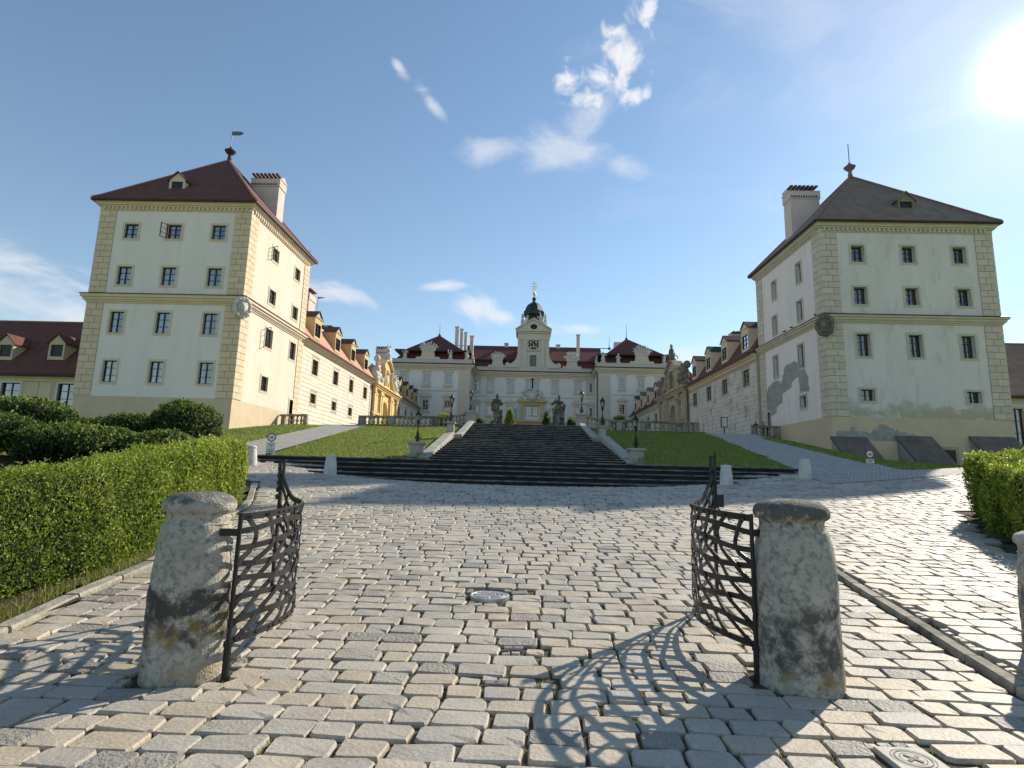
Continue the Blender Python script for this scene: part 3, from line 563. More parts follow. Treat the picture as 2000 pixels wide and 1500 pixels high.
# ============================================================ kerbs, covers
def kerb(name, label, fx, y0, y1, w, h0, h1, seg):
    r = thing(name, (float(fx((y0+y1)/2)), (y0+y1)/2, float(z_ground(fx((y0+y1)/2), (y0+y1)/2))), label, 'kerb'); y = y0
    while y < y1:
        L = RNG.uniform(*seg); a, b = Vector((float(fx(y)), y, 0)), Vector((float(fx(y+L-0.03)), y+L-0.03, 0)); d = (b-a).normalized(); nrm = Vector((d.y, -d.x, 0)); mb = MB()
        t = min(1, max(0, (y-6)/6)); up = h0*(1-t)+h1*t+RNG.uniform(-0.008, 0.008); k = RNG.uniform(0.9, 1.1)
        vs = []
        for zz, ww in ((-0.15, 1.0), (up-0.025, 1.0), (up, 0.82)):
            for p, sg in ((a, 1), (b, 1), (b, -1), (a, -1)):
                q = p+nrm*sg*w*0.5*ww*k; vs.append((q.x, q.y, float(z_ground(q.x, q.y))+zz))
        mb.add(vs, [(0, 1, 5, 4), (1, 2, 6, 5), (2, 3, 7, 6), (3, 0, 4, 7), (4, 5, 9, 8), (5, 6, 10, 9), (6, 7, 11, 10), (7, 4, 8, 11), (8, 9, 10, 11)]); mb.build('kerb_stone', 'kerb_stone', r)
        y += L
kerb('kerb', 'worn limestone kerb edging the bed in front of the long clipped hedge', KERB_L, 2.6, 14.6, 0.15, 0.045, 0.04, (0.5, 0.95))
kerb('kerb', 'raised stone kerb running from the gate pillar between two levels of setts', KERB_R, 2.2, 11.6, 0.12, 0.04, 0.004, (0.55, 1.0))
zc = float(z_ground(*MANHOLE[:2])); mh = thing('manhole_cover', (MANHOLE[0], MANHOLE[1], zc), 'round grey iron manhole cover set among the setts between the gates', 'manhole cover')
mb = MB().lathe([(0.215, -0.06), (0.215, 0.004), (0.20, 0.008), (0.19, 0.002)], (MANHOLE[0], MANHOLE[1], zc), 32); mb.build('cover_plate', 'manhole_iron', mh)
mb = MB()
for r0 in (0.06, 0.105, 0.15):
    for k in range(28):
        if (k*5) % 7 == 0: continue
        a, b = 2*math.pi*k/28, 2*math.pi*(k+1)/28
        q = [(MANHOLE[0]+r*math.cos(t), MANHOLE[1]+r*math.sin(t)) for r, t in ((r0, a), (r0+0.018, a), (r0+0.018, b), (r0, b))]
        mb.prism([(x, y, zc-0.002) for x, y in q], [(x, y, zc+0.010) for x, y in q])
for k in range(8):
    a = math.pi*k/4; d = Vector((math.cos(a), math.sin(a), 0)); n_ = Vector((-d.y, d.x, 0)); c0 = Vector((MANHOLE[0], MANHOLE[1], zc))
    q = [c0+d*0.02+n_*0.006, c0+d*0.18+n_*0.006, c0+d*0.18-n_*0.006, c0+d*0.02-n_*0.006]; mb.prism([p-Z3*0.002 for p in q], [p+Z3*0.011 for p in q])
mb.build('relief_pattern', 'manhole_iron', mh)
zc = float(z_ground(*LID[:2])); ld = thing('square_lid', (LID[0], LID[1], zc), 'small square pale lid with rings and a black cross, in the setts', 'utility lid')
MB().box(LID[0]-LID[2], LID[0]+LID[2], LID[1]-LID[2], LID[1]+LID[2], zc-0.06, zc+0.006).build('lid_plate', 'lid_stone', ld, bevel=0.004)
mb = MB()
for r0, w in ((0.062, 0.004), (0.084, 0.008), (0.104, 0.004)):
    for k in range(36):
        a, b = 2*math.pi*k/36, 2*math.pi*(k+1)/36; q = [(LID[0]+r*math.cos(t), LID[1]+r*math.sin(t), zc+0.009) for r, t in ((r0, a), (r0+w, a), (r0+w, b), (r0, b))]; mb.quad(*q)
mb.build('ring', 'sign_ink', ld)
mb = MB()
for a in (0.6, 0.6+math.pi/2):
    d = Vector((math.cos(a), math.sin(a), 0)); n_ = Vector((-d.y, d.x, 0)); c0 = Vector((LID[0], LID[1], zc+0.0095+a*0.0005)); mb.quad(c0-d*.05-n_*.011, c0+d*.05-n_*.011, c0+d*.05+n_*.011, c0-d*.05+n_*.011)
mb.build('cross', 'sign_ink', ld)
for k, (px, py) in enumerate(PLATES):
    zc = float(z_ground(px, py)); pl = thing('gate_stop', (px, py, zc), ['small rectangular metal gate stop with a bolt hole, farther from the gates\' shadow', 'small rectangular metal gate stop with a bolt hole, by a broken sett'][k], 'gate stop')
    MB().box(px-0.078, px+0.078, py-0.032, py+0.032, zc-0.05, zc+0.012).build('plate', 'plate_metal', pl, bevel=0.003)
    MB().lathe([(0.012, 0), (0.012, 0.0022)], (px, py, zc+0.011), 12).build('bolt_hole', 'sign_ink', pl)

# ============================================================ lower steps and stairs
ZT = 1.90
st = thing('lower_steps', (0.1, 19.0, 1.0), 'broad dark stone steps with shaded-in risers at the far edge of the cobbled square', 'steps')
for k in range(5):
    y0 = 18.05+0.38*k; z1 = ZT-0.165*(4-k); hw = 9.55+0.22*(4-k); cx = 0.12
    s_ = MB().box(cx-hw, cx+hw, y0+0.03, 20.3, z1-0.30, z1-0.045).build('step', 'step_stone_shaded', st)
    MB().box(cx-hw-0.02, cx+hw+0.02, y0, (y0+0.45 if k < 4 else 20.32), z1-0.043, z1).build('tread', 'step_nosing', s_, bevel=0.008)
up = thing('grand_stairs', (0.2, 27, 2.0), 'long flight of shallow dark stone stairs with shaded-in risers climbing to the statues', 'stairs')
n1, n2 = 11, 9; y = 20.45; z = ZT; prof = []
for k in range(n1): z += (3.08-ZT)/n1; prof.append((y, z, -3.43, 3.78)); y += (27.5-20.45)/n1
for k in range(n2): z += (4.39-3.08)/n2; prof.append((y, z, -3.05, 3.42)); y += (34.0-27.5)/n2
for k, (y0, z1, xa, xb) in enumerate(prof):
    y1 = prof[k+1][0]+0.15 if k+1 < len(prof) else 35.0; e = 0.001*k
    s_ = MB().box(xa, xb, y0+0.03, y1, z1-0.45, z1-0.04).build('step', 'step_stone_shaded', up)
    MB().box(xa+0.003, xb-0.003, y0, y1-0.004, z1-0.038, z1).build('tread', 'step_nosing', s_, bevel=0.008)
for sx, xa in ((-1, -3.43), (1, 3.78)):   # cheek walls of the lower flight, then the sloping slabs of the upper one
    mb = MB(); a = xa; b = xa+sx*0.42
    mb.prism([(a, 20.5, 1.4), (a, 27.9, 1.4), (a, 27.9, 3.42), (a, 27.3, 3.40), (a, 20.7, 2.10), (a, 20.5, 2.02)], [(b, 20.5, 1.4), (b, 27.9, 1.4), (b, 27.9, 3.42), (b, 27.3, 3.40), (b, 20.7, 2.10), (b, 20.5, 2.02)])
    mb.build('cheek_wall', 'cheek_stone', up, bevel=0.03)
    a2 = -3.055 if sx < 0 else 3.425; b2 = a2+sx*0.36
    MB().prism([(a2, 27.55, 2.4), (a2, 34.2, 2.6), (a2, 34.2, 4.62), (a2, 27.55, 3.32)], [(b2, 27.55, 2.4), (b2, 34.2, 2.6), (b2, 34.2, 4.62), (b2, 27.55, 3.32)]).build('side_slab', 'cheek_stone', up, bevel=0.03)
# ============================================================ building kit
CUBE = MB().box(-.5, .5, -.5, .5, -.5, .5)
CUBES = {}
def cube_mesh(m):
    if m not in CUBES: CUBES[m] = CUBE.mesh('block', m)
    return CUBES[m]
def block(name, m, parent, x0, x1, y0, y1, z0, z1): return inst(name, cube_mesh(m), parent, ((x0+x1)/2, (y0+y1)/2, (z0+z1)/2), (x1-x0, y1-y0, z1-z0))
def fblock(name, m, parent, F, u0, u1, v0, v1, n0, n1):
    a, b = F.p(u0, v0, n0), F.p(u1, v1, n1); return block(name, m, parent, min(a.x, b.x), max(a.x, b.x), min(a.y, b.y), max(a.y, b.y), min(a.z, b.z), max(a.z, b.z))
def ring(mb, F, u0, u1, v0, v1, w, n0, n1, mi=0):
    mb.pbox(F, u0-w, u1+w, v1, v1+w, n0, n1, mi); mb.pbox(F, u0-w, u1+w, v0-w, v0, n0, n1, mi); mb.pbox(F, u0-w, u0, v0, v1, n0, n1, mi); mb.pbox(F, u1, u1+w, v0, v1, n0, n1, mi)
def window(parent, F, uc, w, v0, v1, frame='frame_dark', sur='trim_cream', sw=0.17, cols=2, rows=3, depth=0.20, curtain=True, proud=0.035, sill=False, inner_ring=True, open_leaf=False):
    """surround > frame, glass, curtain; the wall already has its opening"""
    u0, u1 = uc-w/2, uc+w/2
    mb = MB(); ring(mb, F, u0, u1, v0, v1, sw, -0.02, proud)
    if inner_ring: ring(mb, F, u0+0.001, u1-0.001, v0+0.001, v1-0.001, 0.05, proud, proud+0.02)
    if sill: mb.pbox(F, u0-sw-0.06, u1+sw+0.06, v0-sw-0.05, v0-sw+0.045, -0.01, proud+0.07)
    win = mb.build('window', sur, parent); d = depth
    mb = MB(); t = 0.06; ring(mb, F, u0+t, u1-t, v0+t, v1-t, t-0.002, -d, -d+0.06)
    for c in range(1, cols):
        x = u0+(u1-u0)*c/cols; mb.pbox(F, x-0.038, x+0.038, v0+t, v1-t, -d+0.002, -d+0.065)
    for r in range(1, rows):
        y = v0+(v1-v0)*r/rows; mb.pbox(F, u0+t, u1-t, y-0.018, y+0.018, -d+0.004, -d+0.055)
    mb.build('frame', frame, win)
    MB().quad(F.p(u0, v0, -d+0.02), F.p(u1, v0, -d+0.02), F.p(u1, v1, -d+0.02), F.p(u0, v1, -d+0.02)).build('pane', 'window_glass', win)
    mb = MB(); mb.pbox(F, u0-0.02, u1+0.02, v0-0.02, v1+0.02, -d-0.9, -d-0.5, 0)
    for s in ((u0-0.02, u0), (u1, u1+0.02)): mb.pbox(F, s[0], s[1], v0, v1, -d-0.5, -d-0.01, 0)
    if curtain:
        k = random.choice([0.20, 0.28, 0.34, 0.40, 0.5])*w; n = 6
        for a, b in ((u0, u0+k), (u1-k*random.choice([0.7, 1, 1.2]), u1)):
            for i in range(n):
                p, q = a+(b-a)*i/n, a+(b-a)*(i+1)/n; e0, e1 = (0.02*(i % 2), 0.02*((i+1) % 2))
                mb.quad(F.p(p, v0, -d-0.10-e0), F.p(q, v0, -d-0.10-e1), F.p(q, v1, -d-0.10-e1), F.p(p, v1, -d-0.10-e0), 1)
    mb.build('curtain' if curtain else 'room', ['room_dark', 'curtain'], win)
    if open_leaf:
        mb = MB(); F2 = Face(F.p(u0, 0, 0.03), F.N*0.9-F.U*0.45, F.U); ww = w*0.5; ring(mb, F2, 0.05, ww-0.05, v0+0.05, v1-0.05, 0.045, -0.02, 0.02)
        for r in range(1, rows): yy = v0+(v1-v0)*r/rows; mb.pbox(F2, 0.05, ww-0.05, yy-0.015, yy+0.015, -0.015, 0.015)
        mb.build('open_casement', frame, win)
    return win
def hole(uc, w, v0, v1): return (uc-w/2, uc+w/2, v0, v1)
def hip_roof(parent, x0, x1, y0, y1, rings, apex, m, hips=True, ridge=None):
    """rings: (overhang, z) from the eave upwards, then the apex (or a ridge of two points)"""
    mb = MB(); vs = []
    for o, z in rings: vs += [(x0-o, y0-o, z), (x1+o, y0-o, z), (x1+o, y1+o, z), (x0-o, y1+o, z)]
    fs = []
    for r in range(len(rings)-1):
        for k in range(4): fs.append((r*4+k, r*4+(k+1) % 4, r*4+4+(k+1) % 4, r*4+4+k))
    b = (len(rings)-1)*4; n = len(vs)
    if ridge is None: vs.append(apex); fs += [(b+k, b+(k+1) % 4, n) for k in range(4)]; tops = [apex]*4
    else:
        vs += list(ridge); A, B = n, n+1; tops = [ridge[0], ridge[0], ridge[1], ridge[1]] if abs(ridge[0][1]-ridge[1][1]) > 0.1 else [ridge[0], ridge[1], ridge[1], ridge[0]]
        idx = [vs.index(t, n) for t in tops]
        for k in range(4):
            a, c = idx[k], idx[(k+1) % 4]; fs.append((b+k, b+(k+1) % 4, c) if a == c else (b+k, b+(k+1) % 4, c, a))
    mb.add(vs, fs); roof = mb.build('roof', m, parent)
    if hips:
        for k in range(4):
            pts = [vs[r*4+k] for r in range(len(rings))]+[tops[k]]; MB().tube([Vector(p)+Z3*0.03 for p in pts], 0.10, 6).build('hip_cap', 'roof_cap', roof)
        if ridge: MB().tube([Vector(ridge[0])+Z3*0.03, Vector(ridge[1])+Z3*0.03], 0.10, 6).build('ridge_cap', 'roof_cap', roof)
    return roof
def cornice(parent, x0, x1, y0, y1, prof, m, name='cornice'):
    """stacked mouldings round a rectangular block: (out, z0, z1)"""
    mb = MB()
    for o, a, b in prof:
        mb.box(x0-o, x1+o, y0-o, y0+0.05, a, b); mb.box(x0-o, x1+o, y1-0.05, y1+o, a, b); mb.box(x0-o, x0+0.05, y0+0.05, y1-0.05, a, b); mb.box(x1-0.05, x1+o, y0+0.05, y1-0.05, a, b)
    return mb.build(name, m, parent)
def chimney(parent, x, y, z0, z1, wx, wy, bricks=True):
    mb = MB().box(x-wx/2, x+wx/2, y-wy/2, y+wy/2, z0, z1).box(x-wx/2-.07, x+wx/2+.07, y-wy/2-.07, y+wy/2+.07, z1, z1+.75)
    g = z1+.75; mb.prism([(x-wx/2-.12, y-wy/2-.12, g), (x+wx/2+.12, y-wy/2-.12, g), (x, y-wy/2-.12, g+.45)], [(x-wx/2-.12, y+wy/2+.12, g), (x+wx/2+.12, y+wy/2+.12, g), (x, y+wy/2+.12, g+.45)]) if wx < wy else mb.prism([(x-wx/2-.12, y-wy/2-.12, g), (x-wx/2-.12, y+wy/2+.12, g), (x-wx/2-.12, y, g+.45)], [(x+wx/2+.12, y-wy/2-.12, g), (x+wx/2+.12, y+wy/2+.12, g), (x+wx/2+.12, y, g+.45)])
    c = mb.build('chimney', 'chimney_plaster', parent)
    if bricks:
        mb = MB(); n = max(3, int(max(wx, wy)/0.34))
        for k in range(n):
            if wx < wy: mb.box(x-wx/2-.16, x+wx/2+.16, y-wy/2+wy*k/n, y-wy/2+wy*(k+.62)/n, g+.36, g+.50)
            else: mb.box(x-wx/2+wx*k/n, x-wx/2+wx*(k+.62)/n, y-wy/2-.16, y+wy/2+.16, g+.36, g+.50)
        mb.build('cap_tiles', 'roof_tile', c)['kind'] = 'stuff'
        mb = MB()
        for k in range(int(wx/0.22)): mb.box(x-wx/2+.06+k*.22, x-wx/2+.16+k*.22, y-wy/2-.11, y-wy/2-.072, z1+.10, z1+.28)
        mb.build('vent_holes', 'room_dark', c)['kind'] = 'stuff'
    return c
def trophy(parent, F, u, v, w, h, m='sculpture_white', n=9, name='trophy'):
    """fan of flags, spears and armour"""
    mb = MB(); r = random.Random(int(u*31+v)); 
    for k in range(n):
        a = math.pi*(0.12+0.76*k/(n-1)); L = h*r.uniform(0.75, 1.0); tip = F.p(u+math.cos(a)*w*0.5*r.uniform(.9, 1.05), v+math.sin(a)*L, r.uniform(-.15, .2))
        b = F.p(u+math.cos(a)*w*0.16, v+h*0.12, 0.1); mid = (tip+b)/2
        mb.tube([b, mid, tip], [h*0.10, h*0.075, h*0.03], 6); mb.ball(mid.lerp(tip, r.uniform(0.2, .9)), h*r.uniform(0.07, 0.13), n=6, m=4)
    for k in range(7): mb.ball(F.p(u+r.uniform(-.36, .36)*w, v+r.uniform(.05, .38)*h, r.uniform(0, .3)), h*r.uniform(.12, .2), n=7, m=4)
    mb.pbox(F, u-w*.34, u+w*.34, v-h*.08, v+h*.10, -.3, .35)
    return mb.build(name, m, parent, smooth=True)
def vase_figure(parent, F, u, v, h, m='sculpture_white', name='figure_sculpture'):
    """small seated or standing figure on a base"""
    mb = MB(); r = random.Random(int(u*17+v*3)); w = h*.42
    mb.pbox(F, u-w*.55, u+w*.55, v, v+h*.12, -w*.4, w*.4)
    mb.ball(F.p(u, v+h*.34, 0), (w*.46, w*.46, h*.25)); mb.ball(F.p(u+r.uniform(-.1, .1)*w, v+h*.62, 0), (w*.34, w*.34, h*.19)); mb.ball(F.p(u+r.uniform(-.12, .12)*w, v+h*.88, 0), h*.095)
    for s in (-1, 1): mb.tube([F.p(u+s*w*.25, v+h*.72, 0), F.p(u+s*w*.58, v+h*r.uniform(.5, .8), .1), F.p(u+s*w*r.uniform(.4, .75), v+h*r.uniform(.45, 1.0), .15)], h*.055, 6)
    return mb.build(name, m, parent, smooth=True)
def gable_dormer(parent, F, uc, w, v0, vw, vtop, depth, wall_m, roof_m, win_h, back=2.4, frame='frame_dark', hatch=False, arched=False, sur=None):
    """dormer standing on a roof slope, its front at n = depth"""
    d = depth; mb = MB(); tw = 0.16
    for a, b in ((uc-w/2-tw, uc-w/2), (uc+w/2, uc+w/2+tw)):
        mb.pbox(F, a, b, v0, vw, d-0.18, d)
    mb.pbox(F, uc-w/2, uc+w/2, v0, v0+0.28, d-.18, d); mb.pbox(F, uc-w/2, uc+w/2, v0+.28+win_h, vw, d-.18, d)
    mb.pext(F, [(uc-w/2-tw, vw), (uc+w/2+tw, vw), (uc, vtop)], d-.18, d)
    for s in (-1, 1): mb.prism([F.p(uc+s*(w/2+tw), v0, d-.18), F.p(uc+s*(w/2+tw), vw, d-.18), F.p(uc+s*(w/2+tw), vw, d-.18-back)], [F.p(uc+s*(w/2+tw-.1), v0, d-.18), F.p(uc+s*(w/2+tw-.1), vw, d-.18), F.p(uc+s*(w/2+tw-.1), vw, d-.18-back)])
    dm = mb.build('dormer', wall_m, parent); o = 0.16
    mb = MB()
    for s in (-1, 1):
        e = uc+s*(w/2+tw+o); ve = vw-o*0.8
        A = [F.p(e, ve, d+.12), F.p(uc, vtop+.03, d+.12), F.p(uc, vtop+.03, d-back-1.2), F.p(e, ve, d-back-.3)]
        mb.prism(A, [p+Z3*0.10 for p in A])
    mb.build('dormer_roof', roof_m, dm)
    MB().quad(F.p(uc-w/2, v0+.28, d-.12), F.p(uc+w/2, v0+.28, d-.12), F.p(uc+w/2, v0+.28+win_h, d-.12), F.p(uc-w/2, v0+.28+win_h, d-.12)).build('shutter' if hatch else 'pane', 'frame_dark' if hatch else 'window_glass', dm)
    if not hatch:
        mb = MB(); t = .05; ring(mb, F, uc-w/2+t, uc+w/2-t, v0+.28+t, v0+.28+win_h-t, t-.002, d-.11, d-.05); mb.pbox(F, uc-.03, uc+.03, v0+.28, v0+.28+win_h, d-.11, d-.06)
        for k in (1, 2): y = v0+.28+win_h*k/3; mb.pbox(F, uc-w/2, uc+w/2, y-.015, y+.015, d-.108, d-.065)
        mb.build('frame', frame, dm); MB().pbox(F, uc-w/2-.05, uc+w/2+.05, v0+.2, v0+.35+win_h, d-.75, d-.45).build('room', 'room_dark', dm)
        MB().pbox(F, uc-w/2-tw-.08, uc+w/2+tw+.08, vw-.10, vw+.02, d-.1, d+.09).build('cornice', wall_m, dm)
    return dm
def weathervane(parent, x, y, z, h, flag=True, m='sculpture_dark'):
    mb = MB().lathe([(.16, 0), (.20, .25), (.14, .35), (.16, .6), (.42, .85), (.50, .98), (.30, 1.12), (.12, 1.3), (.05, 1.45)], (x, y, z), 10)
    f = mb.build('finial', m, parent, smooth=False); mb = MB().tube([(x, y, z+1.4), (x, y, z+h)], 0.035, 5)
    if flag: mb.box(x+.03, x+.75, y-.012, y+.012, z+h-.62, z+h-.22); mb.prism([(x+.75, y-.012, z+h-.62), (x+.75, y-.012, z+h-.22), (x+1.1, y-.012, z+h-.40)], [(x+.75, y+.012, z+h-.62), (x+.75, y+.012, z+h-.22), (x+1.1, y+.012, z+h-.40)])
    mb.build('weathervane' if flag else 'lightning_rod', 'lead_grey', f)

# ============================================================ the two corner towers
def tower(name, label, sx, X0, X1, Y0, Y1, zb, plinth, band, walltop, eave, apex, rows, cols, side_rows, side_cols, side_low, door, low_cols, mats, deep):
    t = thing(name, ((X0+X1)/2, (Y0+Y1)/2, zb+2.2), label, 'tower building')
    FF = Face((0, Y0, 0), (1, 0, 0), (0, -1, 0)); xi = X1 if sx < 0 else X0; xo = X0 if sx < 0 else X1; FS = Face((xi, 0, 0), (0, 1, 0), (-sx, 0, 0))
    qm, wm, tm, pm, wsm = mats['quoin'], mats['wall'], mats['trim'], mats['plinth'], mats['side_wall']
    holes = [hole(c, w, a, b) for (a, b, w, cs) in rows for c in cs]; MB().wall(FF, X0, X1, plinth, walltop, holes, deep).build('front_wall', wm, t)
    sh = [hole(c, w, a, b) for (a, b, w, cs) in side_rows for c in cs]+[hole(*side_low)]+[door]
    MB().wall(FS, Y0, Y1, plinth, walltop, sh, deep).build('side_wall', wsm, t)
    mb = MB(); mb.box(min(xo, xo+sx*0.4), max(xo, xo+sx*0.4)-0.0, Y0+.02, Y1, zb, walltop) if False else None
    MB().quad((xo, Y0, zb), (xo, Y1, zb), (xo, Y1, walltop), (xo, Y0, walltop)).quad((X0, Y1, zb), (X1, Y1, zb), (X1, Y1, walltop), (X0, Y1, walltop)).build('rear_wall', wsm, t)
    dz0 = door[2]
    MB().wall(FF, X0, X1, zb, plinth, [], 0).wall(FS, Y0, Y1, zb, plinth, [(door[0], door[1], dz0-1.0, plinth)], deep).build('plinth', pm, t)
    mb = MB().pbox(FF, X0-.03, X1+.03, plinth-.06, plinth, 0, .05); mb.pbox(FS, Y0, Y1, plinth-.06, plinth, 0, .05); 
    for (a, b, w, cs) in rows:
        for c in cs: window(t, FF, c, w, a, b, mats['frame'], tm, rows=3 if b-a > 1.0 else 2, depth=deep, open_leaf=(sx < 0 and a > 18 and abs(c-cols[1]) < .1), curtain=mats['curtain'])
    for (a, b, w, cs) in side_rows:
        for c in cs: window(t, FS, c, w, a, b, mats['frame'], tm, rows=3, depth=deep, curtain=(sx < 0), open_leaf=(sx < 0 and c < 46 and (a > 18 or 11 < a < 12)))  # side curtains stand in for pale sky reflections in these panes
    window(t, FS, side_low[0], side_low[1], side_low[2], side_low[3], mats['frame'], tm, rows=2, depth=deep, curtain=False)
    mb = MB(); mb.pbox(FS, door[0], door[1], dz0-.4, door[3], -deep-.12, -deep-.04); d = mb.build('door', 'door_wood', t)
    mb = MB(); mb.pbox(FS, door[0]-.16, door[0], dz0-.4, door[3]+.16, -.02, .04); mb.pbox(FS, door[1], door[1]+.16, dz0-.4, door[3]+.16, -.02, .04); mb.pbox(FS, door[0], door[1], door[3], door[3]+.16, -.02, .04); mb.build('door_surround', tm, d)
    # quoins
    def strip(F, u0, u1, away, v0, v1, n):
        h = (v1-v0)/n; g = 0.035; w = u1-u0
        for i in range(n):
            a = u0 if not away else u1; cut = (0.62 if i % 2 else 0.36)*w
            segs = [(u0, u0+cut-g/2), (u0+cut+g/2, u1)] if not away else [(u0, u1-cut-g/2), (u1-cut+g/2, u1)]
            for p, q in segs: fblock('quoin_block', qm, t, F, p, q, v0+i*h+g/2, v0+(i+1)*h-g/2, 0.004, 0.05)
        return (u0, u1, v0, v1)
    mbj = MB(); b0, b1 = band
    for F, u0, u1, away in ((FF, X0-.05, X0+1.25, False), (FF, X1-1.25, X1+.05, True), (FS, Y0+.004, Y0+1.2, False), (FS, Y1-1.2, Y1, True)):
        for v0, v1 in ((plinth+.02, b0-.02), (b1+.15, walltop-.02)):
            if F is FS and u0 > Y0+2 and v0 < 9 and door[1] > Y1-1.3: v0 = v0
            strip(F, u0, u1, away, v0, v1, max(3, round((v1-v0)/.49))); mbj.pbox(F, max(u0, (X0 if F is FF else Y0+.006)), min(u1, (X1 if F is FF else Y1)), v0, v1, -.01, .022 if F is FF else .0215)
    mbj.build('quoin_joints', 'quoin_joint', t)['kind'] = 'stuff'
    cornice(t, X0, X1, Y0, Y1, [(.08, b0, b0+.12), (.16, b0+.12, b0+.24), (.26, b0+.24, b0+.42), (.38, b0+.42, b1-.02)], tm, 'string_course')
    mb = MB(); o = .46
    for (x0, x1, y0, y1, q) in ((X0-o, X1+o, Y0-o, Y0, 0), (X0-o, X1+o, Y1, Y1+o, 1)): pass
    mb.add([(X0-o, Y0-o, b1), (X1+o, Y0-o, b1), (X1+o, Y1+o, b1), (X0-o, Y1+o, b1), (X0, Y0, b1+.17), (X1, Y0, b1+.17), (X1, Y1, b1+.17), (X0, Y1, b1+.17), (X0-o, Y0-o, b1-.03), (X1+o, Y0-o, b1-.03), (X1+o, Y1+o, b1-.03), (X0-o, Y1+o, b1-.03)],
           [(0, 1, 5, 4), (1, 2, 6, 5), (2, 3, 7, 6), (3, 0, 4, 7), (8, 9, 1, 0), (9, 10, 2, 1), (10, 11, 3, 2), (11, 8, 0, 3), (8, 11, 10, 9)])
    mb.build('string_course_tiles', 'gutter_brown', t)
    h = eave-walltop
    cornice(t, X0, X1, Y0, Y1, [(.06, walltop-.02, walltop+h*.38), (.18, walltop+h*.38, walltop+h*.52), (.28, walltop+h*.52, walltop+h*.78), (.38, walltop+h*.78, walltop+h*.93)], tm)
    mb = MB(); v0, v1 = walltop+.06, walltop+h*.37
    for k in range(int((X1-X0-.3)/.34)): mb.pbox(FF, X0+.25+k*.34, X0+.41+k*.34, v0, v1, .055, .17)
    for k in range(int((Y1-Y0-.3)/.34)): mb.pbox(FS, Y0+.3+k*.34, Y0+.46+k*.34, v0, v1, .055, .17)
    mb.build('dentils', tm, t)['kind'] = 'stuff'
    roof = hip_roof(t, X0, X1, Y0, Y1, [(.52, eave-.06), (.48, eave+.08), (.12, eave+.42), (-.5, eave+1.1)], ((X0+X1)/2, (Y0+Y1)/2+.3, apex), mats['roof'])
    cornice(t, X0, X1, Y0, Y1, [(.56, eave-.14, eave+.0)], 'eave_dark', 'gutter')
    weathervane(roof, (X0+X1)/2, (Y0+Y1)/2+.3, apex-.05, 3.2, flag=sx < 0, m='eave_dark' if sx < 0 else 'sculpture_dark')
    dx = (X0+X1)/2+(-1.0 if sx < 0 else 1.1); zdr = eave+1.25
    gable_dormer(roof, FF, dx, .95, zdr, zdr+1.25, zdr+1.85, -1.1, mats['trim'] if sx < 0 else mats['roof'], mats['roof'], .82, back=1.5, hatch=True)
    chimney(roof, xi-(3.05 if sx < 0 else -2.95), 48.2 if sx < 0 else 48.0, eave+.6, 27.25 if sx < 0 else 26.7, 2.6, 1.3)
    if sx < 0: chimney(roof, X0+3.6, Y0+8.2, eave+2, 25.7, 2.4, 1.0)
    # coat of arms on the inner corner
    mb = MB(); c = Vector((xi-sx*.22, Y0-.34, (b0+b1)/2-.62)); ux = Vector((1, -sx*1, 0)).normalized() if sx < 0 else Vector((1, -1, 0)).normalized(); nx = Vector((-sx, -1, 0)).normalized()
    FA = Face((c.x, c.y, 0), ux, nx); sh_ = [(-.42, .55), (.42, .55), (.46, .1), (.30, -.45), (0, -.75), (-.30, -.45), (-.46, .1)]
    mb.pext(FA, [(a, b+c.z) for a, b in sh_], -.25, .10)
    for k in range(26):
        a = 2*math.pi*k/26; mb.ball(FA.p(.54*math.cos(a), c.z+.02+.72*math.sin(a), .06), .12+.03*(k % 3), n=6, m=4)
    for k in range(3): mb.ball(FA.p(-.28+.28*k, c.z+.62, .1), .17, n=6, m=4)
    mb.ball(FA.p(0, c.z+.05, .1), (.24, .24, .34), n=8)
    mb.build('coat_of_arms', mats['arms'], t, smooth=True)
    return t, roof, FF, FS
LT, LTroof, LTF, LTS = tower('tower', 'freshly painted tower building with yellow quoins and dark red roof above dark shrubs', -1, -33.4, -21.5, 40.0, 51.85, 1.2, 6.33, (13.45, 14.12), 20.95, 21.72, 29.0,
    [(18.68, 19.84, 1.08, (-30.8, -27.4, -23.9)), (14.92, 16.36, 1.08, (-30.85, -27.4, -23.85)), (11.15, 12.78, 1.03, (-30.95, -27.4, -23.8)), (7.38, 9.0, 1.02, (-30.95, -27.42, -23.7))], (-30.8, -27.4, -23.9),
    [(18.74, 19.84, 1.1, (44.56, 49.15)), (15.02, 16.2, 1.15, (44.65, 49.35)), (11.26, 12.83, 1.2, (44.75, 49.55))], None, (44.7, 1.15, 7.6, 8.8), (49.9, 51.2, 5.0, 7.6), None,
    dict(quoin='quoin_yellow', wall='plaster_white', side_wall='plaster_cream', trim='trim_cream', plinth='plaster_plinth', frame='frame_dark', roof='roof_tile', arms='sculpture_white', curtain=True), .17)
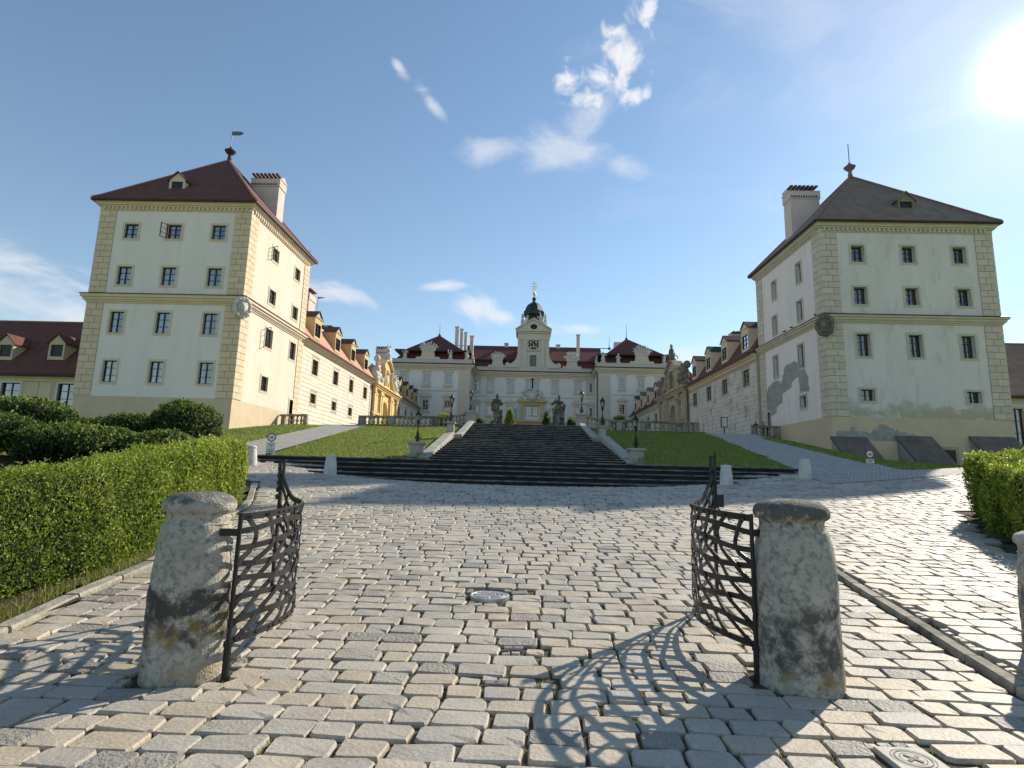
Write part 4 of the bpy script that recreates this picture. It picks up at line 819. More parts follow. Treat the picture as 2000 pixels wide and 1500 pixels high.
RT, RTroof, RTF, RTS = tower('tower', 'weathered tower building with crumbling plaster and dark stone slabs along its foot', 1, 22.1, 34.85, 40.0, 51.5, 1.2, 6.08, (13.02, 13.62), 20.12, 20.92, 28.15,
    [(17.77, 19.06, .95, (24.82, 28.58, 32.34)), (14.48, 15.8, .95, (24.8, 28.58, 32.38)), (10.54, 12.23, .95, (24.76, 28.53, 32.3)), (7.26, 8.1, 1.0, (24.78, 32.33))], (24.8, 28.58, 32.34),
    [(17.33, 18.96, .78, (43.4, 47.83)), (14.18, 15.8, .8, (43.54, 48.0)), (10.36, 12.23, .84, (43.76, 48.2))], None, (43.8, .95, 7.14, 8.09), (49.76, 50.66, 5.0, 7.45), None,
    dict(quoin='quoin_pale', wall='plaster_stained', side_wall='plaster_white', trim='trim_pale', plinth='plaster_plinth', frame='frame_brown', roof='roof_tile_worn_flare', arms='sculpture_dark', curtain=False), .34)
# patch of bare grey render on the side of the weathered tower
def strip_patch(name, F, poly, m, parent, n0=.004, n1=.016, rough=12):
    out = []; r = random.Random(5)
    for i, (a, b) in enumerate(zip(poly, poly[1:]+poly[:1])):
        k = 1 if i >= rough else max(1, int(math.hypot(b[0]-a[0], b[1]-a[1])/.10))
        for j in range(k): t = j/k; e = .0 if j == 0 else .05; out.append((a[0]+(b[0]-a[0])*t+r.gauss(0, e), a[1]+(b[1]-a[1])*t+r.gauss(0, e)+(.07*math.sin(t*math.pi) if k > 1 else 0)))
    return MB().pext(F, out, n0, n1).build(name, m, parent)
strip_patch('render_patch', RTS, [(50.95, 7.6), (50.9, 8.4), (49.9, 9.7), (48.3, 10.05), (47.4, 9.7), (46.5, 11.0), (44.9, 11.05), (43.6, 10.35), (42.9, 9.4), (42.85, 8.35), (44.25, 8.35), (44.35, 9.75), (45.6, 9.45), (45.65, 9.05), (47.3, 8.75), (47.35, 8.0), (48.5, 7.75), (48.55, 7.25), (49.6, 7.05), (49.7, 7.6)], 'render_grey', RT)
strip_patch('render_patch', RTF, [(22.3, 4.55), (22.35, 5.0), (23.2, 5.05), (23.5, 5.35), (23.9, 5.0), (24.7, 4.95), (25.2, 5.25), (25.6, 5.62), (26.2, 5.3), (26.9, 5.05), (27.6, 4.95), (28.2, 4.7), (28.2, 4.4), (22.3, 4.4)], 'render_grey', RT)
for (xa, xb, zt, out, zlow) in ((22.0, 24.3, 4.5, 1.9, 2.7), (26.6, 28.9, 4.66, 2.0, 2.6), (31.75, 34.7, 4.75, 2.0, 2.4)):
    mb = MB(); A = [(40.02, zt), (40.02-out, zlow), (40.02-out, zlow-1.6), (40.02, 1.0)]
    mb.prism([(xa+.0, y, z) for y, z in A], [(xb+.0, y, z) for y, z in A]); b_ = mb.build('buttress', 'render_grey', RT)
    Bq = [(xa-.12, 40.0, zt+.02), (xb+.12, 40.0, zt+.02), (xb+.22, 40.02-out-.1, zlow-.02), (xa-.02, 40.02-out-.1, zlow-.02)]
    MB().prism(Bq, [(x, y-.05, z+.13) for x, y, z in Bq]).build('cover_slab', 'slab_dark', b_)
for u0, u1, v1 in ((24.4, 26.55, 4.38), (30.75, 31.7, 3.95)): MB().pbox(RTF, u0, u1, 2.2, v1, .0, .12).build('foot_wall', 'plaster_plinth', RT)
MB().pbox(RTF, 29.75, 30.55, 1.8, 3.86, .004, .05).build('cellar_hatch', 'frame_brown', RT)
MB().pbox(RTF, 29.55, 30.75, 3.87, 4.10, .0, .12).pbox(RTF, 29.55, 29.74, 1.8, 3.87, 0, .12).pbox(RTF, 30.56, 30.74, 1.8, 3.87, 0, .12).build('hatch_frame', 'portal_stone', RT)

# ============================================================ low houses beyond the towers
def side_house(name, label, X0, X1, Y0, ez, rz, wins, dorms, mats, sx):
    h = thing(name, ((X0+X1)/2, Y0+5, 2.0), label, 'house'); F = Face((0, Y0, 0), (1, 0, 0), (0, -1, 0))
    MB().wall(F, X0, X1, 0.8, ez, [hole(c, w, a, b) for c, w, a, b in wins], .2).quad((X0, Y0, .8), (X0, Y0+10, .8), (X0, Y0+10, ez), (X0, Y0, ez)).quad((X1, Y0, .8), (X1, Y0+10, .8), (X1, Y0+10, ez), (X1, Y0, ez)).build('wall', mats[0], h)
    for c, w, a, b in wins: window(h, F, c, w, a, b, mats[2], 'frame_white' if sx < 0 else 'trim_pale', sw=.16, rows=3)
    for c, w, a, b in wins:
        for s in (-1, 1): MB().pbox(F, c+s*(w/2+1.05)-.5, c+s*(w/2+1.05)+.5, a-1.2, b+.1, 0, .04).build('pilaster', mats[3], h)
    MB().pbox(F, X0, X1, ez-.62, ez-.40, 0, .10).pbox(F, X0, X1, ez-.40, ez-.12, 0, .22).build('cornice', mats[3], h)
    mb = MB(); A = [(Y0-.55, ez-.1), (Y0+5.2, rz), (Y0+10.6, ez-.1), (Y0+10.6, ez-.3), (Y0+5.2, rz-.25), (Y0-.55, ez-.26)]
    mb.prism([(X0-.2, y, z) for y, z in A], [(X1+.2, y, z) for y, z in A]); rf = mb.build('roof', mats[1], h)
    MB().tube([(X0-.2, Y0+5.2, rz+.03), (X1+.2, Y0+5.2, rz+.03)], .1, 6).build('ridge_cap', 'roof_cap', rf); MB().box(X0-.2, X1+.2, Y0-.68, Y0-.50, ez-.24, ez-.06).build('gutter', 'eave_dark', rf)
    for c, z in dorms: gable_dormer(rf, F, c, 1.05, z-.1, z+1.35, z+2.05, -.75, mats[0], mats[1], 1.02, back=2.0, hatch=True)
    return h
side_house('house', 'low cream house with dark red roof and two hatch dormers beside the yellow-quoined tower', -58, -33.6, 44.0, 8.5, 14.2, [(-42.05, 1.55, 5.85, 7.72), (-37.35, 1.5, 5.88, 7.74), (-46.9, 1.55, 5.85, 7.72)], [(-43.8, 9.85), (-39.4, 9.95)], ('plaster_plinth', 'roof_tile', 'frame_dark', 'quoin_yellow'), -1)
side_house('house', 'low house with grey-brown roof joined to the weathered tower', 34.9, 58, 44.0, 8.5, 14.0, [(38.75, .95, 4.6, 7.5), (43.5, 1.3, 5.2, 7.5)], [], ('plaster_cream', 'roof_tile_worn_flare', 'frame_brown', 'trim_pale'), 1)
# ============================================================ the long wings of the court
def wing(name, label, sx, Xw, Ya, Yb, ez, up, low, dorms, mats, win_z, low_z, chims):
    g = thing(name, (Xw+sx*4, (Ya+Yb)/2, 4.6), label, 'palace wing'); F = Face((Xw, 0, 0), (0, 1, 0), (-sx, 0, 0))
    holes = [(a, b, *win_z) for a, b in up]+[(a, b, *low_z) for a, b in low]
    zb = 3.6
    MB().wall(F, Ya, Yb, zb, ez, holes, .25).quad((Xw, Ya, zb), (Xw+sx*9, Ya, zb), (Xw+sx*9, Ya, ez), (Xw, Ya, ez)).quad((Xw, Yb, zb), (Xw+sx*9, Yb, zb), (Xw+sx*9, Yb, ez), (Xw, Yb, ez)).build('wall', 'groove_plaster', g)
    # raised plaster courses with grooves between, stepping round the windows
    mb = MB(); h = .44; n = int((ez-.55-zb)/h); gz = .035; edges = [Ya+.05]+[x for a, b in up for x in (a-.28, b+.28)]+[Yb-.05]
    for i in range(n):
        v0 = zb+i*h; v1 = v0+h-gz; cut = [(a-.22, b+.22) for a, b in up if win_z[0]-.2 < v1 and win_z[1]+.2 > v0]+[(a-.22, b+.22) for a, b in low if low_z[0]-.15 < v1 and low_z[1]+.15 > v0]
        cut.sort(); u = Ya+.03
        for a, b in cut+[(Yb-.03, None)]:
            if a-u > .1: mb.pbox(F, u, a, v0, v1, 0, .03)
            if b is not None: u = b
    # the looping frames: a plain upright strip under and over each lower window
    mb.build('rustication', mats['band'], g)['kind'] = 'stuff'
    for a, b in up: MB().pbox(F, a-.21, b+.21, win_z[0]-.9, win_z[0]-.2, .031, .045).build('apron_panel', mats['band'], g)
    for a, b in up: window(g, F, (a+b)/2, b-a, *win_z, mats['frame'], mats['sur'], sw=.14, cols=2, rows=3, curtain=False, depth=.2, inner_ring=False)
    for a, b in low: window(g, F, (a+b)/2, b-a, *low_z, mats['frame'], mats['sur'], sw=.12, cols=2, rows=2, curtain=False, depth=.2, inner_ring=False)
    MB().pbox(F, Ya, Yb, ez-.55, ez-.3, 0, .10).pbox(F, Ya, Yb, ez-.3, ez-.12, 0, .26).pbox(F, Ya, Yb, ez-.12, ez+.02, 0, .46).build('cornice', mats['trim'], g)
    # mansard: steep lower slope, small moulding, flatter upper slope
    mb = MB(); zk = ez+3.0; A = [(.62, ez-.02), (.30, ez+.25), (-1.55, zk), (-1.35, zk+.10), (-4.6, zk+2.3), (-9.6, ez+.2), (-9.6, ez-.1)]
    mb.prism([F.p(Ya-.02, z, nn) for nn, z in A], [F.p(Yb+.02, z, nn) for nn, z in A]); rf = mb.build('roof', mats['roof'], g)
    MB().pbox(F, Ya, Yb, ez-.10, ez+.04, .60, .74).build('gutter', 'gutter_brown', rf)
    MB().pbox(F, Ya, Yb, zk-.26, zk-.02, -1.50, -1.26).build('mansard_moulding', mats['trim'], rf)
    MB().tube([F.p(Ya, zk+2.33, -4.6), F.p(Yb, zk+2.33, -4.6)], .1, 6).build('ridge_cap', 'roof_cap', rf)
    for c, w in dorms: gable_dormer(rf, F, c, w, ez+.62, ez+2.95, ez+3.55, .12, mats['dormer'], 'eave_dark', 1.35, back=2.2, frame='frame_dark')
    for (u, nn, z, ww, wy) in chims: chimney(rf, F.p(u, 0, nn).x, u, ez+3, z, ww, wy)
    return g, rf, F
wl, wlr, WLF = wing('palace_wing', 'cream grooved wing with mansard roof glare-brightened to salmon next to the yellow-quoined tower', -1, -21.62, 51.9, 77.0, 13.9, [(54.85, 56.4), (61.15, 62.8), (67.0, 68.55), (73.1, 74.75)], [(55.0, 56.45), (61.35, 62.8), (67.3, 68.75)],
    [(55.3, 1.5), (61.6, 1.5), (67.4, 1.5), (73.25, 1.5)], dict(band='plaster_band', frame='frame_brown', sur='trim_cream', trim='trim_cream', roof='roof_tile_sun_glare', dormer='dormer_ochre'), (10.87, 12.43), (7.95, 8.94), [(61.0, -3.6, 20.4, 1.1, 1.9), (70.5, -4.4, 18.6, 1.2, 1.9), (80.5, -4.4, 18.5, 1.2, 1.9)])
wl2, _, _ = wing('palace_wing', 'far cream wing with mansard roof glare-brightened to salmon beyond the yellow gateway', -1, -21.62, 92.3, 111.6, 13.9, [(94.2, 95.6), (99.6, 101.0), (105.0, 106.4)], [], [(95.0, 1.4), (100.2, 1.4), (104.8, 1.4), (109.0, 1.4)],
    dict(band='plaster_band', frame='frame_brown', sur='trim_cream', trim='trim_cream', roof='roof_tile_sun_glare', dormer='dormer_ochre'), (10.6, 12.3), (7.9, 8.9), [(94.5, -3.4, 21.4, 1.9, 1.2), (97.5, -3.4, 20.6, 1.1, 1.2)])
wr, wrr, WRF = wing('palace_wing', 'stained grooved wing with brown mansard roof next to the weathered tower', 1, 21.82, 51.55, 73.0, 13.25, [(53.3, 54.9), (59.1, 60.7), (64.3, 65.9), (69.6, 71.2)], [],
    [(53.75, 1.4), (59.4, 1.4), (64.65, 1.4), (70.05, 1.4)], dict(band='plaster_band_worn', frame='frame_brown', sur='trim_pale', trim='trim_cream', roof='roof_tile', dormer='trim_cream'), (10.45, 12.1), (7.9, 8.9), [(53.5, -2.6, 18.1, 2.2, 1.3), (66.5, -4.2, 17.9, 1.7, 1.3)])
wr2, _, _ = wing('palace_wing', 'far wing with brown mansard roof beyond the grey-gold gateway', 1, 21.82, 88.3, 111.6, 13.25, [(90.5, 92.0), (96.2, 97.7), (102, 103.4), (107, 108.4)], [], [(91.0, 1.4), (96.5, 1.4), (102.0, 1.4), (107.4, 1.4)],
    dict(band='plaster_band_worn', frame='frame_brown', sur='trim_pale', trim='trim_cream', roof='roof_tile', dormer='trim_cream'), (10.0, 11.7), (7.9, 8.9), [])
for g_, x_, y_ in ((wl, -21.35, 76.6), (wr, 21.55, 72.7)): MB().tube([(x_, y_, 4.2), (x_, y_, 13.2)], .09, 6).build('drainpipe', 'gutter_brown', g_)
for parent, pts in ((wlr, [(-25.0, 58.0, 17, 25.4), (-26.0, 66.0, 18, 22.6)]), (wrr, [(25.8, 58.0, 17, 19.8), (26, 68, 17, 19.4), (26, 73, 17, 18.9)])):
    for x, y, a, b in pts:
        mb = MB().tube([(x, y, a), (x, y, b)], .035, 5)
        if x < 0: mb.prism([(x, y-.02, b-.32), (x, y-.02, b-.06), (x+1.0, y-.02, b-.14)], [(x, y+.02, b-.32), (x, y+.02, b-.06), (x+1.0, y+.02, b-.14)])
        mb.build('weathervane' if x < 0 else 'lightning_rod', 'lead_grey', parent)
def gateway(name, label, sx, Xw, Ya, Yb, m, sm, dark):
    """baroque gateway between the wings: arch, pilasters, curved gable and sculpture groups"""
    g = thing(name, (Xw, (Ya+Yb)/2, 4.8), label, 'gateway'); F = Face((Xw, 0, 0), (0, 1, 0), (-sx, 0, 0)); c = (Ya+Yb)/2; W = Yb-Ya; zb, zs = 3.6, 13.3; aw = W*.13; az = 9.8
    mb = MB(); mb.pbox(F, Ya, c-aw, zb, zs, -1.0, 0).pbox(F, c+aw, Yb, zb, zs, -1.0, 0); n = 12
    for k in range(n):
        t0, t1 = math.pi*k/n, math.pi*(k+1)/n; p, q = (c-aw*math.cos(t0), az+aw*math.sin(t0)), (c-aw*math.cos(t1), az+aw*math.sin(t1))
        mb.pext(F, [p, q, (q[0], zs), (p[0], zs)], -1.0, 0)
    mb.build('wall', m, g)
    MB().pbox(F, c-aw-.3, c+aw+.3, zb, az+aw+.2, -1.9, -1.2).build('doorway_recess', m, g)
    for u in (Ya+.35, c-aw-1.9, c-aw-.95, c+aw+.35, c+aw+1.3, Yb-.95): MB().pbox(F, u, u+.6, zb, zs-1.0, .0, .32).pbox(F, u-.12, u+.72, zs-1.0, zs-.75, 0, .42).pbox(F, u-.08, u+.68, zs-.75, zs-.35, 0, .38).build('pilaster', m, g)
    mb = MB(); mb.pbox(F, Ya, Yb, zs-.35, zs-.1, 0, .45).pbox(F, Ya-.1, Yb+.1, zs-.1, zs+.15, -1.0, .62).pbox(F, Ya-.2, Yb+.2, zs+.15, zs+.35, -1.0, .85)
    mb.pbox(F, Ya, c-aw-2, 9.3, 9.6, 0, .25).pbox(F, c+aw+2, Yb, 9.3, 9.6, 0, .25); mb.build('entablature', m, g)
    for u0, u1 in ((Ya+1.2, c-aw-2.2), (c+aw+2.2, Yb-1.2)):
        mb = MB(); ring(mb, F, u0, u1, 9.9, 12.2, .16, 0, .10); mb.build('wall_panel', m, g); mb = MB(); ring(mb, F, u0, u1, zb+.2, 8.9, .2, 0, .14); df = mb.build('side_door', m, g)
        MB().pbox(F, u0+.05, u1-.05, zb+.2, 8.85, .003, .02).build('door_leaf', 'portal_stone' if dark else 'portal_gold', df)
    R = [(Ya+2.2, zs+.35), (c-W*.20, zs+1.2), (c-W*.15, zs+2.2), (c-W*.15, zs+3.4), (c-W*.19, zs+3.7), (c-W*.10, zs+4.6), (c, zs+5.0)]
    out = R+[(2*c-u, v) for u, v in R[-2::-1]]
    mb = MB(); mb.pext(F, out, -.9, 0); mb.build('gable', m, g)
    mb = MB()
    for a, b in zip(out[:-1], out[1:]):
        d = Vector((b[0]-a[0], b[1]-a[1])); nn = Vector((-d.y, d.x)).normalized()*.22; mb.pext(F, [a, b, (b[0]+nn.x, b[1]+nn.y), (a[0]+nn.x, a[1]+nn.y)], -1.0, .42)
    mb.build('gable_moulding', m, g)
    mb = MB(); ring(mb, F, c-W*.07, c+W*.07, zs+.9, zs+2.9, .2, 0, .2); mb.build('cartouche_frame', m, g)
    MB().ball(F.p(c, zs+1.9, .1), (.25, .8, 1.0)).ball(F.p(c, zs+3.1, .2), (.3, .6, .45)).build('cartouche', sm, g, smooth=True)
    for u, sgn in ((Ya+1.9, 1), (Yb-1.9, -1)):
        mb = MB(); r = random.Random(int(u))
        mb.pbox(F, u-1.4, u+1.4, zs+.35, zs+.75, -.7, .5)
        for k in range(20): mb.ball(F.p(u+r.uniform(-1.2, 1.2), zs+.9+abs(r.gauss(0, 1.0)), r.uniform(-.35, .35)), r.uniform(.28, .6), n=6, m=4)
        capsule(mb, F.p(u, zs+1.2, 0), .55, F.p(u+.2*sgn, zs+2.9, 0), .38); mb.ball(F.p(u+.25*sgn, zs+3.45, 0), .28); capsule(mb, F.p(u+.2, zs+2.8, 0), .18, F.p(u+1.0*sgn, zs+3.3, .2), .1)
        mb.build('sculpture_group', sm, g, smooth=True)
    vase_figure(g, F, c, zs+5.0, 2.6, sm)
    return g
gateway('gateway', 'bright yellow baroque gateway with white sculptures between the salmon-roofed wings', -1, -21.5, 77.1, 92.2, 'portal_yellow', 'sculpture_white', False)
gateway('gateway', 'dark weathered baroque gateway with blackened sculptures between the brown-roofed wings', 1, 21.7, 73.1, 88.2, 'portal_stone', 'sculpture_dark', True)

# ============================================================ the palace across the court
PAL = thing('palace', (2.0, 118, 6.5), 'baroque palace with central clock tower closing the far side of the court', 'palace')
CX = 2.0; ZB = 5.5
FC = Face((0, 119, 0), (1, 0, 0), (0, -1, 0)); FP = Face((0, 112, 0), (1, 0, 0), (0, -1, 0))
UPZ, LOZ = (19.08, 21.1), (13.75, 15.72)
cen_cols = [(-10.3, 1.0), (-7.4, 1.08), (-3.0, 1.1), (1.05, 1.08), (2.45, 1.08), (6.65, 1.05), (11.58, 1.05), (14.25, 1.05)]
pl_cols, pr_cols = [(-24.8, 1.15), (-20.17, 1.15), (-15.67, 1.15)], [(19.93, 1.05), (23.8, 1.05), (27.55, 1.05)]
def pal_holes(cols): return [hole(c, w, *z) for c, w in cols for z in (UPZ, LOZ)]
MB().wall(FC, -11.2, 15.2, ZB, 22.2, pal_holes(cen_cols), .25).build('centre_wall', 'palace_white', PAL)
for cols, x0, x1, nm in ((pl_cols, -27.2, -11.2, 'left pavilion'), (pr_cols, 15.2, 31.0, 'right pavilion')):
    MB().wall(FP, x0, x1, ZB, 22.2, pal_holes(cols), .25).quad((x1 if x0 < 0 else x0, 112, ZB), (x1 if x0 < 0 else x0, 119, ZB), (x1 if x0 < 0 else x0, 119, 22.2), (x1 if x0 < 0 else x0, 112, 22.2)).quad((x0 if x0 < 0 else x1, 112, ZB), (x0 if x0 < 0 else x1, 128, ZB), (x0 if x0 < 0 else x1, 128, 22.2), (x0 if x0 < 0 else x1, 112, 22.2)).build('pavilion_wall', 'palace_white', PAL)
FI = {-1: Face((-11.2, 0, 0), (0, 1, 0), (1, 0, 0)), 1: Face((15.2, 0, 0), (0, 1, 0), (-1, 0, 0))}
def pal_window(F, c, w, z, kind):
    wn = window(PAL, F, c, w, z[0], z[1], 'frame_white', 'palace_cream', sw=.30, cols=2, rows=4, depth=.16, curtain=False, proud=.07, inner_ring=False)
    mb = MB(); v = z[1]+.30
    mb.pbox(F, c-w/2-.42, c+w/2+.42, z[0]-.42, z[0]-.30, 0, .22).pbox(F, c-w/2-.30, c+w/2+.30, z[0]-.85, z[0]-.42, 0, .06); mb.build('window_sill', 'palace_cream', wn); mb = MB()
    if kind == 'cap': mb.pbox(F, c-w/2-.34, c+w/2+.34, v, v+.22, 0, .1).pbox(F, c-w/2-.50, c+w/2+.50, v+.22, v+.38, 0, .28); mb.pext(F, [(c-w/2-.3, v+.38), (c+w/2+.3, v+.38), (c+w/4, v+.62), (c-w/4, v+.62)], 0, .2)
    else:
        mb.pbox(F, c-w/2-.34, c+w/2+.34, v, v+.40, 0, .1).pbox(F, c-w/2-.70, c+w/2+.70, v+.40, v+.58, 0, .32); hw = w/2+.70
        if kind == 'tri': mb.pext(F, [(c-hw, v+.58), (c+hw, v+.58), (c, v+1.22)], 0, .26)
        else: mb.pext(F, [(c+hw*math.cos(t), v+.58+.72*math.sin(t)) for t in [math.pi*k/10 for k in range(11)]], 0, .26)
    mb.build('pediment' if kind != 'cap' else 'hood_mould', 'palace_cream', wn)
for i, (c, w) in enumerate(cen_cols):
    pal_window(FC, c, w, UPZ, 'cap')
    if i in (3, 4): window(PAL, FC, c, w, LOZ[0], LOZ[1], 'frame_white', 'portal_gold', sw=.16, cols=2, rows=4, depth=.16, curtain=False, inner_ring=False)
    else: pal_window(FC, c, w, LOZ, ['tri', 'seg', 'tri', '', '', 'tri', 'seg', 'tri'][i])
for cols in (pl_cols, pr_cols):
    for i, (c, w) in enumerate(cols): pal_window(FP, c, w, UPZ, 'cap'); pal_window(FP, c, w, LOZ, 'tri' if i != 1 else 'seg')
for F, x0, x1 in ((FC, -11.2, 15.2), (FP, -27.2, -11.2), (FP, 15.2, 31.0)):
    for a, b in ((17.62, 17.86), (12.2, 12.5)): MB().pbox(F, x0, x1, a, b, 0, .12).build('string_course', 'palace_beige', PAL)
for F, u0, u1 in ((FP, -13.6, -11.2), (FP, 15.2, 17.6), (FI[-1], 112.05, 114), (FI[1], 112.05, 114)):
    for i in range(20):
        v0 = 7.0+i*.74; fblock('quoin_block', 'palace_cream', PAL, F, u0, (u0+u1)/2-.03+(.3 if i % 2 else -.3), v0, v0+.70, .002, .07); fblock('quoin_block', 'palace_cream', PAL, F, (u0+u1)/2+.03+(.3 if i % 2 else -.3), u1, v0, v0+.70, .002, .07)
# cornices follow the set-back centre
def pal_run(name, m, prof):
    mb = MB()
    for o, a, b in prof:
        mb.box(-27.2-o, -11.2+o, 112-o, 112.1, a, b); mb.box(15.2-o, 31.0+o, 112-o, 112.1, a, b); mb.box(-11.2-.1, -11.2+o, 112.1, 119-o, a, b); mb.box(15.2-o, 15.3, 112.1, 119-o, a, b); mb.box(-11.3, 15.3, 119-o, 119.1, a, b)
    return mb.build(name, m, PAL)
pal_run('cornice', 'palace_cream', [(.12, 21.95, 22.25), (.30, 22.25, 22.55), (.62, 22.55, 22.85), (.85, 22.85, 23.15)])
pal_run('cornice_tiles', 'eave_dark', [(1.0, 23.15, 23.34)])
pal_run('parapet', 'palace_beige', [(.25, 23.34, 24.12), (.34, 24.12, 24.26)])
def pal_attic(F, c, w, h, v=24.2):
    """volute attic piece with a trophy on top"""
    pts = [(c-w, v), (c-w, v+.35), (c-w*.86, v+.55), (c-w*.70, v+.45), (c-w*.55, v+.75), (c-w*.5, v+h), (c+w*.5, v+h), (c+w*.55, v+.75), (c+w*.70, v+.45), (c+w*.86, v+.55), (c+w, v+.35), (c+w, v)]
    MB().pext(F, pts, -.25, .30).pbox(F, c-w*.55, c+w*.55, v+h, v+h+.2, -.3, .42).build('attic', 'palace_cream', PAL); trophy(PAL, F, c, v+h+.25, w*1.75, 2.2)
pal_attic(FP, -20.1, 2.5, 1.75); pal_attic(FP, 24.0, 2.5, 1.75); pal_attic(FC, -6.0, 2.1, 1.6); pal_attic(FC, 10.3, 2.1, 1.6)
for F, u, h in ((FP, -24.9, 2.1), (FP, -15.4, 2.1), (FP, -12.0, 2.2), (FI[-1], 114.5, 2.2), (FI[-1], 117.4, 2.0), (FP, 16.1, 2.4), (FI[1], 115, 2.2), (FP, 19.2, 2.1), (FP, 28.6, 2.1), (FP, 30.6, 2.6)): vase_figure(PAL, F, u, 24.25, h)
# roofs
def mansard(x0, x1, y0, y1, ridge=None, apex=None):
    r = hip_roof(PAL, x0, x1, y0, y1, [(-.2, 24.0), (-1.9, 26.15), (-1.55, 26.35), (-1.8, 26.5)], apex, 'roof_tile_maroon', True, ridge)
    cornice(r, x0, x1, y0, y1, [(-1.62, 26.0, 26.34)], 'eave_dark', 'mansard_moulding'); return r
pr1 = mansard(-27.2, -11.2, 112, 128, apex=(-19.1, 119.5, 31.1)); pr2 = mansard(15.2, 31.0, 112, 128, apex=(22.3, 119.5, 31.2))
mb = MB(); A = [(119.3, 24.0), (121.0, 26.15), (120.7, 26.32), (126.5, 30.6), (133, 24.0)]
mb.prism([(-13.5, y, z) for y, z in A], [(17.5, y, z) for y, z in A]); pr3 = mb.build('roof', 'roof_tile_maroon', PAL)
MB().box(-12.6, 16.5, 120.55, 120.9, 25.95, 26.3).build('mansard_moulding', 'eave_dark', pr3); MB().tube([(-17, 126.5, 30.63), (20, 126.5, 30.63)], .1, 6).build('ridge_cap', 'roof_cap', pr3)
for x, y, a, b, w in ((-14.9, 117, 26, 32.4, .75), (-14.0, 118, 26, 32.2, .6), (-13.2, 119, 26, 31.7, .6), (-12.0, 121, 27, 31.4, .8), (12.0, 123, 27, 32.7, .7)): MB().box(x-w/2, x+w/2, y-w/2, y+w/2, a, b).box(x-w/2-.1, x+w/2+.1, y-w/2-.1, y+w/2+.1, b, b+.22).build('chimney', 'chimney_plaster', pr3)
for x, y, a, b in ((-4.4, 126.5, 30, 31.4), (7.7, 126.5, 30, 31.3)): MB().lathe([(.45, 0), (.45, b-a-.3), (.6, b-a-.25), (.6, b-a)], (x, y, a), 10).build('chimney', 'sculpture_white', pr3)
MB().box(20.9, 24.2, 127, 128.4, 29, 32.4).build('chimney', 'chimney_plaster', pr2)
for x, y, a, b, p in ((-19.1, 119.5, 31, 34.3, pr1), (22.3, 119.5, 31, 34.6, pr2), (19.6, 126.5, 30.4, 33.6, pr2)): MB().tube([(x, y, a), (x, y, b)], [.09, .03], 5).lathe([(.25, 0), (.35, .35), (.1, .7)], (x, y, a-.05), 8).build('lightning_rod', 'lead_grey', p)
# clock tower
tx = 1.8; hw = 3.45; TF = Face((0, 118.6, 0), (1, 0, 0), (0, -1, 0))
MB().wall(TF, tx-hw, tx+hw, 23.4, 32.0, [(1.05, 2.5, 24.45, 27.0)], .3).quad((tx-hw, 118.6, 23.4), (tx-hw, 125, 23.4), (tx-hw, 125, 32), (tx-hw, 118.6, 32)).quad((tx+hw, 118.6, 23.4), (tx+hw, 125, 23.4), (tx+hw, 125, 32), (tx+hw, 118.6, 32)).build('tower_wall', 'palace_beige', PAL)
wn = MB(); ring(wn, TF, 1.05, 2.5, 24.45, 27.0, .28, 0, .1); wn = wn.build('window', 'palace_cream', PAL); MB().pbox(TF, 1.05, 2.5, 24.45, 27.0, -.4, -.25).build('louvre', 'lead_grey', wn)
for u in (tx-hw, tx-hw+1.35, tx+hw-1.65, tx+hw-.65): MB().pbox(TF, u, u+.65, 24.2, 30.4, 0, .18).build('pilaster', 'palace_cream', PAL)
MB().pbox(TF, tx-hw-.1, tx+hw+.1, 30.4, 30.75, 0, .28).pbox(TF, tx-hw-.15, tx+hw+.15, 31.9, 32.25, -.2, .35).pbox(TF, tx-hw-.45, tx+hw+.45, 32.25, 32.6, -6, .7).build('entablature', 'palace_cream', PAL)
MB().pext(TF, [(tx-hw-.35, 32.6), (tx+hw+.35, 32.6), (tx, 35.0)], -.6, .3).build('pediment', 'palace_beige', PAL)
mb = MB()
for s in (-1, 1): mb.pext(TF, [(tx+s*(hw+.5), 32.6), (tx, 35.0), (tx, 35.35), (tx+s*(hw+.62), 32.85)], -.6, .62)
mb.build('pediment_moulding', 'palace_cream', PAL)
MB().ball(TF.p(tx, 33.35, .3), (.78, .12, .58), n=14, m=8).build('oculus', 'clock_black', PAL)
for s in (-1, 1):   # volutes left and right
    pts = [(tx+s*hw, 24.2), (tx+s*hw, 27.6)]+[(tx+s*(hw+1.9-1.9*math.cos(t)), 27.6-2.6*math.sin(t)) for t in [math.pi/2*k/6 for k in range(1, 7)]]
    pts += [(tx+s*(hw+1.9+.75*math.sin(t)*1.0), 24.75+.62*math.cos(t)) for t in [math.pi*k/6 for k in range(0, 5)]]+[(tx+s*(hw+2.5), 24.2)]
    MB().pext(TF, pts, -.4, .12).build('volute', 'palace_beige', PAL)
MB().pext(TF, [(.74, 28.9), (.74, 30.2), (2.88, 30.2), (2.88, 28.9), (2.3, 28.3), (1.3, 28.3)], 0, .14).build('clock_panel', 'clock_black', PAL)
mb = MB(); r = random.Random(4)
for k in range(12):
    a = 2*math.pi*k/12; mb.pbox(TF, 1.81+.72*math.cos(a)-.07, 1.81+.72*math.cos(a)+.07, 29.35+.62*math.sin(a)-.07, 29.35+.62*math.sin(a)+.07, .14, .19)
for (a, b) in ((1.2, 29.85), (2.42, 29.85), (1.2, 28.75), (2.42, 28.75)): mb.ball(TF.p(a, b, .15), (.24, .06, .2), n=7, m=4)
mb.tube([TF.p(1.81, 29.35, .2), TF.p(1.5, 29.7, .2)], .05, 5).tube([TF.p(1.81, 29.35, .22), TF.p(2.3, 29.2, .22)], .04, 5).ball(TF.p(1.81, 29.0, .16), (.2, .06, .28), n=7, m=4)
